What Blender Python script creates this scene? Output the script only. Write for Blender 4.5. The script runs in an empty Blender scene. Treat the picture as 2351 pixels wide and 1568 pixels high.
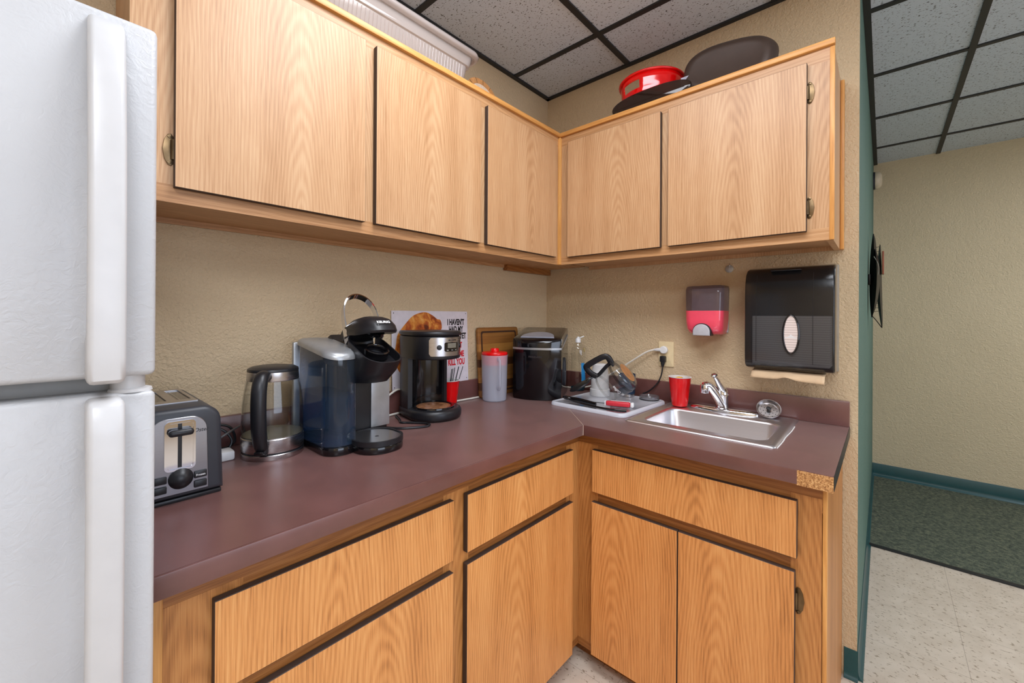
import bpy, bmesh, math, random
from mathutils import Matrix, Vector
random.seed(7)
SC = bpy.context.scene
COL = SC.collection
PI = math.pi

# ------------------------------------------------------------------ camera
W, HH = 2351.0, 1568.0
FPX, PPX, PPY = 953.7214, 1157.3557, 723.2879
CAM = Vector((-1.97918, -1.47071, 1.31326))
yaw, pit, rol = math.radians(42.44254), math.radians(0.07459), math.radians(0.32445)
f_ = Vector((math.cos(yaw), math.sin(yaw), 0)); r_ = Vector((math.sin(yaw), -math.cos(yaw), 0)); u_ = Vector((0, 0, 1))
f_, u_ = f_*math.cos(pit)+u_*math.sin(pit), u_*math.cos(pit)-f_*math.sin(pit)
r_, u_ = r_*math.cos(rol)+u_*math.sin(rol), u_*math.cos(rol)-r_*math.sin(rol)
cd = bpy.data.cameras.new('camera'); cam = bpy.data.objects.new('camera', cd); COL.objects.link(cam)
cam.matrix_world = Matrix(((r_.x, u_.x, -f_.x, CAM.x), (r_.y, u_.y, -f_.y, CAM.y), (r_.z, u_.z, -f_.z, CAM.z), (0, 0, 0, 1)))
cd.sensor_fit = 'HORIZONTAL'; cd.sensor_width = 36.0; cd.lens = FPX*36.0/W
cd.shift_x = (W/2-PPX)/W; cd.shift_y = (PPY-HH/2)/W
cd.clip_start = 0.05
SC.camera = cam

# ------------------------------------------------------------------ world, lights, exposure
wd = bpy.data.worlds.new('world'); SC.world = wd; wd.use_nodes = True
wd.node_tree.nodes['Background'].inputs[0].default_value = (1.0, 0.97, 0.93, 1)
wd.node_tree.nodes['Background'].inputs[1].default_value = 0.3
SC.view_settings.view_transform = 'Standard'; SC.view_settings.look = 'None'
SC.view_settings.exposure = 0.5; SC.view_settings.gamma = 1.0
SC.view_settings.use_curve_mapping = False
def area(name, loc, sx, sy, power, color, rot=(0, 0, 0)):
    l = bpy.data.lights.new(name, 'AREA'); l.shape = 'RECTANGLE'; l.size = sx; l.size_y = sy
    l.energy = power; l.color = color
    o = bpy.data.objects.new(name, l); o.location = loc; o.rotation_euler = rot; COL.objects.link(o)
    return o
ZC = 2.585
WARM = (0.93, 1.0, 1.12)
KITCHEN_W, REAR_W, HALL_W = 14.0, 23.0, 22.0
area('kitchen_troffer_light', (-1.26, -1.145, ZC-0.014), 0.56, 1.18, KITCHEN_W, WARM)
area('rear_troffer_light', (-2.52, -2.405, ZC-0.014), 0.56, 1.18, REAR_W, WARM)
area('hall_troffer_light', (1.26, -3.35, ZC-0.014), 0.56, 1.18, HALL_W, WARM)
# frontal fill, cool like daylight, from an unseen window added behind the camera
area('added_window_fill', (-1.70, -4.93, 1.50), 2.5, 1.7, 30.0, (0.82, 0.95, 1.18), (PI/2, 0, 0))
SC.cycles.diffuse_bounces = 6; SC.cycles.max_bounces = 14; SC.cycles.transparent_max_bounces = 24

# ------------------------------------------------------------------ helpers
def S(r, g, b):
    f = lambda c: c/12.92 if c <= 0.04045 else ((c+0.055)/1.055)**2.4
    return (f(r/255), f(g/255), f(b/255), 1.0)

class NT:
    def __init__(s, name):
        s.m = bpy.data.materials.new(name); s.m.use_nodes = True
        s.t = s.m.node_tree; s.n = s.t.nodes; s.l = s.t.links
        s.b = s.n['Principled BSDF']; s.out = s.n['Material Output']
    def new(s, ty, **kw):
        n = s.n.new(ty)
        for k, v in kw.items(): setattr(n, k, v)
        return n
    def link(s, a, b): s.l.new(a, b)
    def math(s, op, a, b=None, c=None):
        n = s.n.new('ShaderNodeMath'); n.operation = op
        for i, v in enumerate((a, b, c)):
            if v is None: continue
            if isinstance(v, (int, float)): n.inputs[i].default_value = v
            else: s.l.new(v, n.inputs[i])
        return n.outputs[0]
    def comb(s, x, y, z):
        n = s.n.new('ShaderNodeCombineXYZ')
        for i, v in enumerate((x, y, z)):
            if isinstance(v, (int, float)): n.inputs[i].default_value = v
            else: s.l.new(v, n.inputs[i])
        return n.outputs[0]
    def noise(s, vec, scale, detail=2.0, rough=0.5, dist=0.0):
        n = s.n.new('ShaderNodeTexNoise'); n.inputs['Scale'].default_value = scale
        n.inputs['Detail'].default_value = detail; n.inputs['Roughness'].default_value = rough
        n.inputs['Distortion'].default_value = dist
        if vec is not None: s.l.new(vec, n.inputs['Vector'])
        return n.outputs['Fac']
    def ramp(s, fac, stops):
        n = s.n.new('ShaderNodeValToRGB'); e = n.color_ramp.elements
        while len(e) < len(stops): e.new(0.5)
        for i, (p, c) in enumerate(stops):
            e[i].position = p; e[i].color = c
        s.l.new(fac, n.inputs[0]); return n.outputs['Color']
    def mix(s, fac, a, b, mode='MIX'):
        n = s.n.new('ShaderNodeMix'); n.data_type = 'RGBA'; n.blend_type = mode
        for i, v in ((0, fac), (6, a), (7, b)):
            if isinstance(v, (int, float, tuple)): n.inputs[i].default_value = v
            else: s.l.new(v, n.inputs[i])
        return n.outputs[2]
    def bump(s, h, strength, dist=0.002):
        n = s.n.new('ShaderNodeBump'); n.inputs['Strength'].default_value = strength
        n.inputs['Distance'].default_value = dist
        s.l.new(h, n.inputs['Height']); s.l.new(n.outputs[0], s.b.inputs['Normal'])
    def coords(s, which='Object'):
        return s.n.new('ShaderNodeTexCoord').outputs[which]

def plain(name, col, rough=0.5, metal=0.0, spec=0.5, coat=0.0, emit=None, bump=None, wear=0.06):
    t = NT(name); b = t.b
    b.inputs['Roughness'].default_value = rough; b.inputs['Metallic'].default_value = metal
    b.inputs['Specular IOR Level'].default_value = spec; b.inputs['Coat Weight'].default_value = coat
    co = t.coords()
    n = t.noise(co, 35.0, 3)
    d = tuple(c*(1-wear) for c in col[:3])+(1,); u = tuple(min(1, c*(1+wear)) for c in col[:3])+(1,)
    t.link(t.ramp(n, [(0.3, d), (0.7, u)]), b.inputs['Base Color'])
    if emit:
        b.inputs['Emission Color'].default_value = emit[0]; b.inputs['Emission Strength'].default_value = emit[1]
    if bump: t.bump(t.noise(co, bump[0], 2), bump[1], bump[2] if len(bump) > 2 else 0.001)
    return t.m

def clear(name, tint, gloss_rough=0.03, body=None, body_fac=0.0, ior=1.45):
    """thin clear plastic or glass: see-through with a Fresnel reflection, optionally a cloudy body"""
    t = NT(name); t.n.remove(t.b)
    tr = t.new('ShaderNodeBsdfTransparent'); tr.inputs[0].default_value = tint
    gl = t.new('ShaderNodeBsdfGlossy'); gl.inputs['Roughness'].default_value = gloss_rough
    gl.inputs['Color'].default_value = (1, 1, 1, 1)
    fr = t.new('ShaderNodeFresnel'); fr.inputs[0].default_value = ior
    bf = t.new('ShaderNodeNewGeometry').outputs['Backfacing']
    fac = t.math('MULTIPLY', fr.outputs[0], t.math('SUBTRACT', 1.0, bf))
    lw = t.new('ShaderNodeLayerWeight'); lw.inputs[0].default_value = 0.5
    edge = t.math('POWER', lw.outputs['Facing'], 3.0)
    t.link(t.mix(t.math('MULTIPLY', edge, 0.8), tint, tuple(c*0.35 for c in tint[:3])+(1,)), tr.inputs[0])
    base = tr.outputs[0]
    if body:
        df = t.new('ShaderNodeBsdfDiffuse'); df.inputs[0].default_value = body
        tl = t.new('ShaderNodeBsdfTranslucent'); tl.inputs[0].default_value = body
        ad = t.new('ShaderNodeMixShader'); ad.inputs[0].default_value = 0.45
        t.link(df.outputs[0], ad.inputs[1]); t.link(tl.outputs[0], ad.inputs[2])
        m0 = t.new('ShaderNodeMixShader'); m0.inputs[0].default_value = body_fac
        t.link(tr.outputs[0], m0.inputs[1]); t.link(ad.outputs[0], m0.inputs[2]); base = m0.outputs[0]
    m1 = t.new('ShaderNodeMixShader'); t.link(fac, m1.inputs[0])
    t.link(base, m1.inputs[1]); t.link(gl.outputs[0], m1.inputs[2]); t.link(m1.outputs[0], t.out.inputs[0])
    return t.m

def wood(name, light, mid, dark, grain='z', rough=0.42, arch=1.0):
    """printed oak laminate: stretched arches plus fine dark pores running along the grain"""
    t = NT(name)
    sx = t.new('ShaderNodeSeparateXYZ'); t.link(t.coords(), sx.inputs[0])
    rnd = t.new('ShaderNodeObjectInfo').outputs['Random']
    i, j, k = {'z': (0, 1, 2), 'x': (1, 2, 0), 'y': (0, 2, 1)}[grain]
    across = t.math('ADD', sx.outputs[i], sx.outputs[j]); along = sx.outputs[k]
    off = t.math('MULTIPLY', rnd, 37.0)
    a2 = t.math('ADD', across, off)
    warp = t.noise(t.comb(t.math('MULTIPLY', a2, 5.0), 0.0, t.math('MULTIPLY', along, 1.3)), 1.0, 3, 0.55)
    warp2 = t.noise(t.comb(t.math('MULTIPLY', a2, 30.0), 3.0, t.math('MULTIPLY', along, 2.0)), 1.0, 2, 0.5)
    ca = t.math('ADD', across, t.math('MULTIPLY', t.math('SUBTRACT', rnd, 0.5), 0.12))
    r2 = t.math('ADD', t.math('POWER', t.math('MULTIPLY', ca, 1.0), 2.0), t.math('POWER', t.math('MULTIPLY', t.math('ADD', along, 0.35), 0.13), 2.0))
    rad = t.math('SQRT', r2)
    ph = t.math('ADD', t.math('MULTIPLY', rad, 760.0*arch), t.math('ADD', t.math('MULTIPLY', warp, 44.0), t.math('MULTIPLY', warp2, 6.0)))
    ring = t.math('ADD', t.math('MULTIPLY', t.math('SINE', ph), 0.5), 0.5)
    fine = t.noise(t.comb(t.math('MULTIPLY', a2, 560.0), 0.0, t.math('MULTIPLY', along, 9.0)), 1.0, 3, 0.65)
    band = t.noise(t.comb(t.math('MULTIPLY', a2, 14.0), 8.0, t.math('MULTIPLY', along, 0.7)), 1.0, 2, 0.5)
    mixv = t.math('ADD', t.math('ADD', t.math('MULTIPLY', ring, 0.095), t.math('MULTIPLY', fine, 0.60)), t.math('MULTIPLY', band, 0.34))
    col = t.ramp(mixv, [(0.34, dark), (0.50, mid), (0.66, light)])
    t.link(col, t.b.inputs['Base Color'])
    t.b.inputs['Roughness'].default_value = rough
    t.bump(fine, 0.05, 0.0006)
    return t.m

M = {}
# oak laminate: the wall units are a paler print than the base units
M['oak'] = wood('pale_oak_laminate', S(206, 168, 128), S(192, 148, 106), S(164, 120, 80))
PR = (S(204, 160, 116), S(186, 138, 92), S(156, 108, 66))
M['oak_rail_x'] = wood('pale_oak_rail_along_left_run', *PR, grain='x', arch=0.6)
M['oak_rail_y'] = wood('pale_oak_rail_along_right_run', *PR, grain='y', arch=0.6)
M['oak_low'] = wood('amber_oak_laminate', S(228, 168, 103), S(211, 144, 80), S(160, 102, 50))
M['oak_low_frame_shaded'] = wood('shaded_amber_oak_frame', S(206, 146, 84), S(184, 122, 64), S(138, 86, 40))  # frame darker than the doors: weak shadow made up in the wood colour
LR = (S(172, 114, 60), S(146, 90, 42), S(104, 62, 26))  # rail colour carries the shade of the recess and counter overhang
M['oak_low_rail_shaded_x'] = wood('shaded_amber_oak_rail_left_run', *LR, grain='x', arch=0.6)
M['oak_low_rail_shaded_y'] = wood('shaded_amber_oak_rail_right_run', *LR, grain='y', arch=0.6)
TR = (S(228, 170, 98), S(212, 150, 80), S(182, 120, 58))
M['oak_trim_x'] = wood('solid_oak_trim_along_left_run', *TR, grain='x', arch=0.4)
M['oak_trim_y'] = wood('solid_oak_trim_along_right_run', *TR, grain='y', arch=0.4)
M['oak_edge'] = wood('solid_oak_edge', *TR, arch=0.4)
M['dark_edge'] = plain('dark_door_edge', S(62, 46, 38), 0.6)
M['cabinet_inside'] = plain('cabinet_inside', S(120, 76, 42), 0.7)
M['bronze'] = plain('antique_bronze', S(112, 92, 66), 0.35, 0.9, wear=0.3)
M['black'] = plain('black_plastic', S(26, 26, 30), 0.38, bump=(400, 0.1, 0.0004))
M['black_gloss'] = plain('glossy_black_plastic', S(14, 13, 16), 0.12, coat=0.3)
M['dark_grey'] = plain('dark_grey_plastic', S(52, 54, 60), 0.42)
M['chrome'] = plain('chrome', S(225, 225, 228), 0.08, 1.0, wear=0.02)
M['white_plastic'] = plain('white_plastic', S(226, 226, 226), 0.4, wear=0.02)
M['white_rubber'] = plain('white_cable_rubber', S(222, 216, 204), 0.5)
M['ivory'] = plain('ivory_plastic', S(226, 206, 164), 0.4)
M['red_grip'] = plain('red_rubber_grip', S(204, 42, 56), 0.45)
M['ivory_white'] = plain('aged_white_plastic', S(206, 192, 168), 0.45)
M['red'] = plain('red_plastic', S(226, 10, 14), 0.25)
M['red_pan'] = plain('red_enamel', S(228, 8, 10), 0.12, coat=0.4)
M['glass'] = clear('clear_glass', (0.985, 0.99, 0.985, 1), ior=1.6)

def steel(name, col, rough, axis='z', aniso=0.0):
    t = NT(name); sx = t.new('ShaderNodeSeparateXYZ'); t.link(t.coords(), sx.inputs[0])
    o = sx.outputs
    k = {'z': (5, 5, 1400), 'x': (5, 1400, 1400), 'y': (1400, 5, 1400)}[axis]
    n = t.noise(t.comb(*[t.math('MULTIPLY', o[i], k[i]) for i in range(3)]), 1.0, 2)
    d = tuple(c*0.93 for c in col[:3])+(1,)
    t.link(t.ramp(n, [(0.3, d), (0.7, col)]), t.b.inputs['Base Color'])
    t.b.inputs['Metallic'].default_value = 1.0
    r = t.math('ADD', t.math('MULTIPLY', n, 0.08), rough-0.04); t.link(r, t.b.inputs['Roughness'])
    return t.m
M['steel'] = steel('brushed_steel', S(196, 192, 192), 0.28)
M['dull_steel'] = steel('dull_brushed_steel', S(158, 158, 163), 0.30, 'x')
M['sink_steel'] = steel('sink_steel', S(222, 219, 222), 0.36, 'y')
M['silver'] = plain('silver_paint', S(170, 172, 174), 0.35, 0.6)

def counter_mat():
    t = NT('burgundy_laminate'); co = t.coords()
    n = t.noise(co, 9.0, 4, 0.6); f = t.noise(co, 420.0, 2)
    c = t.ramp(n, [(0.3, S(96, 58, 53)), (0.7, S(110, 69, 64))])
    sp = t.ramp(f, [(0.70, (0, 0, 0, 1)), (0.78, (1, 1, 1, 1))])
    t.link(t.mix(t.math('MULTIPLY', sp, 0.10), c, S(170, 140, 130)), t.b.inputs['Base Color'])
    r = t.math('ADD', t.math('MULTIPLY', n, 0.16), 0.24); t.link(r, t.b.inputs['Roughness']); t.b.inputs['Specular IOR Level'].default_value = 0.8
    t.b.inputs['Sheen Weight'].default_value = 0.35; t.b.inputs['Sheen Roughness'].default_value = 0.35; t.b.inputs['Sheen Tint'].default_value = (1.0, 0.86, 0.82, 1)
    t.bump(f, 0.06, 0.0005); return t.m
M['counter'] = counter_mat()
def chip_mat():
    t = NT('bare_particleboard'); co = t.coords()
    n = t.noise(co, 260.0, 3, 0.7)
    t.link(t.ramp(n, [(0.32, S(120, 76, 40)), (0.5, S(190, 138, 84)), (0.68, S(226, 182, 124))]), t.b.inputs['Base Color'])
    t.b.inputs['Roughness'].default_value = 0.9; t.bump(n, 0.6, 0.002); return t.m
M['chip'] = chip_mat()
def wall_mat(name, c1, c2):
    t = NT(name); co = t.coords()
    n = t.noise(co, 2.0, 3); h = t.noise(co, 120.0, 3, 0.55, 0.6); h2 = t.noise(co, 45.0, 2, 0.5, 0.4)
    t.link(t.ramp(n, [(0.3, c1), (0.7, c2)]), t.b.inputs['Base Color'])
    t.b.inputs['Roughness'].default_value = 0.62; t.b.inputs['Specular IOR Level'].default_value = 0.3
    t.bump(t.math('ADD', h, t.math('MULTIPLY', h2, 0.7)), 0.6, 0.008); return t.m
M['wall'] = wall_mat('tan_orange_peel_paint', S(203, 180, 146), S(209, 186, 152))
M['wall_far'] = wall_mat('khaki_orange_peel_paint', S(202, 186, 154), S(208, 192, 160))
M['wall_green'] = wall_mat('teal_green_paint', S(90, 118, 107), S(94, 123, 112))
M['teal_vinyl'] = plain('teal_vinyl_base', S(24, 74, 77), 0.35)
def ceil_mat():
    t = NT('fissured_ceiling_tile'); sx = t.new('ShaderNodeSeparateXYZ'); t.link(t.coords(), sx.inputs[0]); o = sx.outputs
    v = t.comb(t.math('MULTIPLY', o[0], 1.0), t.math('MULTIPLY', o[1], 0.55), 0.0)
    n = t.noise(v, 170.0, 2, 0.6); n2 = t.noise(v, 60.0, 2, 0.5)
    pit = t.ramp(t.math('ADD', t.math('MULTIPLY', n, 0.75), t.math('MULTIPLY', n2, 0.25)), [(0.375, S(100, 98, 98)), (0.42, S(205, 214, 224)), (1.0, S(211, 220, 231))])
    t.link(pit, t.b.inputs['Base Color']); t.b.inputs['Roughness'].default_value = 0.95
    t.b.inputs['Specular IOR Level'].default_value = 0.1
    t.bump(n, 0.35, 0.003); return t.m
M['ceil'] = ceil_mat()
M['grid'] = plain('black_ceiling_grid', S(34, 36, 38), 0.5)
def vinyl_mat():
    t = NT('speckled_vinyl_tile'); sx = t.new('ShaderNodeSeparateXYZ'); t.link(t.coords(), sx.inputs[0]); o = sx.outputs
    n = t.noise(t.comb(o[0], t.math('MULTIPLY', o[1], 0.6), 0.0), 90.0, 3, 0.6)
    n2 = t.noise(t.comb(o[0], o[1], 4.0), 14.0, 3)
    c = t.ramp(n2, [(0.3, S(206, 190, 172)), (0.7, S(218, 203, 186))])
    sp = t.ramp(n, [(0.36, (1, 1, 1, 1)), (0.41, (0, 0, 0, 1))])
    c = t.mix(t.math('MULTIPLY', sp, 0.75), c, S(132, 112, 88))
    line = None
    for ax, o0 in ((0, 0.02), (1, 1.71)):
        fr = t.math('FRACT', t.math('DIVIDE', t.math('ADD', o[ax], 50.0*0.3125+o0), 0.3125))
        d = t.math('LESS_THAN', fr, 0.0055)
        line = d if line is None else t.math('MAXIMUM', line, d)
    c = t.mix(t.math('MULTIPLY', line, 0.55), c, S(120, 104, 88))
    t.link(c, t.b.inputs['Base Color']); t.b.inputs['Roughness'].default_value = 0.38; return t.m
M['vinyl'] = vinyl_mat()
def carpet_mat():
    t = NT('green_flecked_carpet'); co = t.coords(); n = t.noise(co, 330.0, 3, 0.75); n2 = t.noise(co, 60.0, 3, 0.6)
    v = t.math('ADD', t.math('MULTIPLY', n, 0.6), t.math('MULTIPLY', n2, 0.4))
    t.link(t.ramp(v, [(0.36, S(56, 64, 58)), (0.5, S(98, 104, 92)), (0.64, S(146, 146, 120))]), t.b.inputs['Base Color'])
    t.b.inputs['Roughness'].default_value = 1.0; t.b.inputs['Specular IOR Level'].default_value = 0.0
    t.bump(n, 0.8, 0.004); return t.m
M['carpet'] = carpet_mat()
def fridge_mat():
    t = NT('pebbled_white_enamel'); co = t.coords()
    n = t.noise(co, 95.0, 3, 0.55, 1.2); n2 = t.noise(co, 7.0, 3)
    t.link(t.ramp(n2, [(0.3, S(184, 185, 187)), (0.7, S(191, 192, 194))]), t.b.inputs['Base Color'])
    t.b.inputs['Roughness'].default_value = 0.36; t.bump(n, 0.30, 0.0025); return t.m
M['fridge'] = fridge_mat()
M['fridge_smooth'] = plain('smooth_white_plastic', S(198, 198, 199), 0.32, wear=0.02)
M['gap'] = plain('grey_door_gasket', S(168, 168, 166), 0.7)

def bz(bm, edges, w, seg):
    if edges: bmesh.ops.bevel(bm, geom=edges, offset=w, segments=seg, profile=0.5, affect='EDGES', clamp_overlap=True)

class MB:
    """collects shapes into one mesh; points may be given in a local frame"""
    def __init__(s, mx=None): s.bm = bmesh.new(); s.mx = mx; s.mi = 0
    def _add(s, tmp, mx=None):
        if mx is not None: tmp.transform(mx)
        vm = {}
        for v in tmp.verts: vm[v] = s.bm.verts.new(v.co)
        for f in tmp.faces:
            try:
                nf = s.bm.faces.new([vm[v] for v in f.verts]); nf.material_index = f.material_index if f.material_index else s.mi
            except ValueError: pass
        tmp.free(); return s
    def box(s, x0, x1, y0, y1, z0, z1, bev=0.0, seg=2, mx=None, side_mi=None, front=None):
        t = bmesh.new(); bmesh.ops.create_cube(t, size=1.0)
        for v in t.verts: v.co = Vector(((x0+x1)/2+v.co.x*abs(x1-x0), (y0+y1)/2+v.co.y*abs(y1-y0), (z0+z1)/2+v.co.z*abs(z1-z0)))
        if bev: bz(t, t.edges[:], min(bev, 0.49*min(abs(x1-x0), abs(y1-y0), abs(z1-z0))), seg)
        if side_mi is not None:
            t.normal_update()
            for f in t.faces:
                if f.normal.dot(front) < 0.8: f.material_index = side_mi
        return s._add(t, mx)
    def lathe(s, prof, n=48, mx=None, a0=0.0, a1=2*PI, skip=None, squash=1.0):
        t = bmesh.new(); full = abs(a1-a0-2*PI) < 1e-6
        m = n if full else n+1; rings = []
        for r, z in prof:
            if r < 1e-6: rings.append([t.verts.new((0, 0, z))])
            else: rings.append([t.verts.new((r*math.cos(a0+(a1-a0)*i/n), r*squash*math.sin(a0+(a1-a0)*i/n), z)) for i in range(m)])
        for k in range(len(rings)-1):
            A, B = rings[k], rings[k+1]
            for i in range(n):
                if skip and skip(k, i): continue
                j = (i+1) % m
                try:
                    if len(A) == 1 and len(B) > 1: t.faces.new((A[0], B[i], B[j]))
                    elif len(B) == 1 and len(A) > 1: t.faces.new((A[i], B[0], A[j]))
                    elif len(A) > 1: t.faces.new((A[i], B[i], B[j], A[j]))
                except ValueError: pass
        bmesh.ops.recalc_face_normals(t, faces=t.faces)
        return s._add(t, mx)
    def cyl(s, c, r, h, n=32, r2=None, bev=0.0, mx=None, axis='z'):
        r2 = r if r2 is None else r2
        b = min(bev, h*0.45, r*0.9, max(r2, 1e-4)*0.9)
        p = [(0, 0), (r-b, 0)] + ([(r-b*0.3, b*0.3), (r, b)] if b else []) + ([(r2, h-b), (r2-b*0.3, h-b*0.3)] if b else []) + [(r2-b, h), (0, h)]
        R = {'z': Matrix(), 'x': Matrix.Rotation(PI/2, 4, 'Y'), 'y': Matrix.Rotation(-PI/2, 4, 'X')}[axis]
        m = Matrix.Translation(c) @ R
        return s.lathe(p, n, m if mx is None else mx @ m)
    def tube(s, pts, r, n=10, mx=None, flat=1.0, up=None):
        pts = [Vector(p) for p in pts]; t = bmesh.new(); rings = []; prev = None
        for i, p in enumerate(pts):
            d = (pts[min(i+1, len(pts)-1)]-pts[max(i-1, 0)]).normalized()
            if prev is None:
                ref = Vector(up) if up else (Vector((0, 0, 1)) if abs(d.z) < 0.9 else Vector((1, 0, 0)))
                a = ref.cross(d).normalized()
            else:
                a = (prev-d*prev.dot(d)).normalized()
            prev = a; b = d.cross(a)
            rr = r[i] if isinstance(r, (list, tuple)) else r
            rings.append([t.verts.new(p+a*rr*math.cos(2*PI*k/n)+b*rr*flat*math.sin(2*PI*k/n)) for k in range(n)])
        for A, B in zip(rings, rings[1:]):
            for k in range(n): t.faces.new((A[k], A[(k+1) % n], B[(k+1) % n], B[k]))
        t.faces.new(rings[0][::-1]); t.faces.new(rings[-1])
        bmesh.ops.recalc_face_normals(t, faces=t.faces)
        return s._add(t, mx)
    def prism(s, poly, h0, h1, mx=None, bev=0.0, seg=2, side=False):
        """2-D outline (x, y) extruded from z=h0 to z=h1, then placed by mx"""
        t = bmesh.new()
        a = [t.verts.new((x, y, h0)) for x, y in poly]; b = [t.verts.new((x, y, h1)) for x, y in poly]
        t.faces.new(a[::-1]); t.faces.new(b); n = len(poly)
        for i in range(n): t.faces.new((a[i], a[(i+1) % n], b[(i+1) % n], b[i]))
        bmesh.ops.recalc_face_normals(t, faces=t.faces)
        if bev:
            ed = [e for e in t.edges if abs(e.verts[0].co.z-e.verts[1].co.z) < 1e-9]
            bz(t, ed, bev, seg)
        return s._add(t, mx)
    def loft(s, loops, mx=None, cap0=False, cap1=False, closed=True):
        t = bmesh.new(); R = [[t.verts.new(p) for p in lp] for lp in loops]; n = len(loops[0])
        for A, B in zip(R, R[1:]):
            for k in range(n if closed else n-1): t.faces.new((A[k], A[(k+1) % n], B[(k+1) % n], B[k]))
        if cap0: t.faces.new(R[0][::-1])
        if cap1: t.faces.new(R[-1])
        bmesh.ops.recalc_face_normals(t, faces=t.faces)
        return s._add(t, mx)
    def cells(s, xs, ys, inside, z0, z1):
        t = bmesh.new(); vs = {}
        def g(i, j, z):
            k = (i, j, z)
            if k not in vs: vs[k] = t.verts.new((xs[i], ys[j], z))
            return vs[k]
        ok = lambda i, j: 0 <= i < len(xs)-1 and 0 <= j < len(ys)-1 and inside((xs[i]+xs[i+1])/2, (ys[j]+ys[j+1])/2)
        for i in range(len(xs)-1):
            for j in range(len(ys)-1):
                if not ok(i, j): continue
                t.faces.new((g(i, j, z1), g(i+1, j, z1), g(i+1, j+1, z1), g(i, j+1, z1)))
                t.faces.new((g(i, j, z0), g(i, j+1, z0), g(i+1, j+1, z0), g(i+1, j, z0)))
                for (di, dj, a, b) in ((-1, 0, (i, j), (i, j+1)), (1, 0, (i+1, j+1), (i+1, j)), (0, -1, (i+1, j), (i, j)), (0, 1, (i, j+1), (i+1, j+1))):
                    if not ok(i+di, j+dj):
                        t.faces.new((g(*a, z0), g(*a, z1), g(*b, z1), g(*b, z0)))
        bmesh.ops.recalc_face_normals(t, faces=t.faces)
        return s._add(t)
    def build(s, name, mats, parent=None, origin=None, smooth=35, solid=None):
        if s.mx is not None: s.bm.transform(s.mx)
        inv = None; off = Vector((0, 0, 0))
        base = parent
        W_ = Matrix()
        if base is not None: W_ = WM[base.name]
        s.bm.transform(W_.inverted())
        if origin is not None:
            off = W_.inverted() @ Vector(origin); s.bm.transform(Matrix.Translation(-off))
        s.bm.normal_update()
        me = bpy.data.meshes.new(name); s.bm.to_mesh(me); s.bm.free()
        for m in (mats if isinstance(mats, (list, tuple)) else [mats]): me.materials.append(m)
        if smooth:
            for p in me.polygons: p.use_smooth = True
            me.set_sharp_from_angle(angle=math.radians(smooth))
        o = bpy.data.objects.new(name, me); COL.objects.link(o); o.location = off
        if parent is not None: o.parent = parent
        WM[o.name] = W_ @ Matrix.Translation(off)
        if solid:
            md = o.modifiers.new('thickness', 'SOLIDIFY'); md.thickness = solid; md.offset = -1
        return o
WM = {}
def thing(name, label, cat, loc, rz=0.0, group=None, mx=None):
    o = bpy.data.objects.new(name, None); COL.objects.link(o); o.empty_display_size = 0.05
    o.location = loc; o.rotation_euler = (0, 0, rz); o['label'] = label; o['category'] = cat
    if group: o['group'] = group
    WM[o.name] = Matrix.Translation(loc) @ Matrix.Rotation(rz, 4, 'Z')
    return o
def tag(o, label, cat, group=None):
    o['label'] = label; o['category'] = cat
    if group: o['group'] = group
    return o
def struct(o): o['kind'] = 'structure'; return o
def rrect(cx, cy, hx, hy, r, n=6):
    p = []
    for (sx, sy, a) in ((1, 1, 0), (-1, 1, PI/2), (-1, -1, PI), (1, -1, 1.5*PI)):
        for k in range(n+1):
            t = a+PI/2*k/n; p.append((cx+sx*(hx-r)+r*math.cos(t), cy+sy*(hy-r)+r*math.sin(t)))
    return p
def at(poly, z): return [(x, y, z) for x, y in poly]
def smooth_path(pts, n=8):
    pts = [Vector(p) for p in pts]; out = []
    for i in range(len(pts)-1):
        p0 = pts[max(i-1, 0)]; p1 = pts[i]; p2 = pts[i+1]; p3 = pts[min(i+2, len(pts)-1)]
        for k in range(n):
            t = k/n
            out.append(0.5*((2*p1)+(p2-p0)*t+(2*p0-5*p1+4*p2-p3)*t*t+(3*p1-p0-3*p2+p3)*t*t*t))
    out.append(pts[-1]); return out
def frame(o, x, y, z):
    """matrix with origin o and axes x, y, z"""
    x, y, z = Vector(x), Vector(y), Vector(z)
    return Matrix(((x.x, y.x, z.x, o[0]), (x.y, y.y, z.y, o[1]), (x.z, y.z, z.z, o[2]), (0, 0, 0, 1)))
def text(body, size, mx, mat, name, parent, bold=0.0, depth=0.0004, align='CENTER', sx=1.0, bend=None):
    cu = bpy.data.curves.new(name, 'FONT'); cu.body = body; cu.size = size; cu.align_x = align; cu.align_y = 'CENTER'
    cu.extrude = depth; cu.offset = bold; cu.resolution_u = 4
    tmp = bpy.data.objects.new(name+'_tmp', cu); COL.objects.link(tmp)
    dg = bpy.context.evaluated_depsgraph_get(); dg.update()
    me = bpy.data.meshes.new_from_object(tmp.evaluated_get(dg))
    bpy.data.objects.remove(tmp); bpy.data.curves.remove(cu)
    me.transform(Matrix.Diagonal((sx, 1, 1, 1)))
    if bend:
        for v in me.vertices:
            a = v.co.x/bend; rr = bend+v.co.z; v.co.x = rr*math.sin(a); v.co.z = rr*math.cos(a)-bend
    W_ = WM[parent.name] if parent is not None else Matrix()
    me.transform(W_.inverted() @ mx); me.materials.clear(); me.materials.append(mat)
    o = bpy.data.objects.new(name, me); COL.objects.link(o)
    if parent is not None: o.parent = parent
    WM[o.name] = W_
    return o
FY = lambda y: frame((0, y, 0), (1, 0, 0), (0, 0, 1), (0, -1, 0))     # draw in x-z, facing the room from the left run
FX = lambda x: frame((x, 0, 0), (0, -1, 0), (0, 0, 1), (-1, 0, 0))    # draw in (-y)-z, facing the room from the right run

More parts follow.
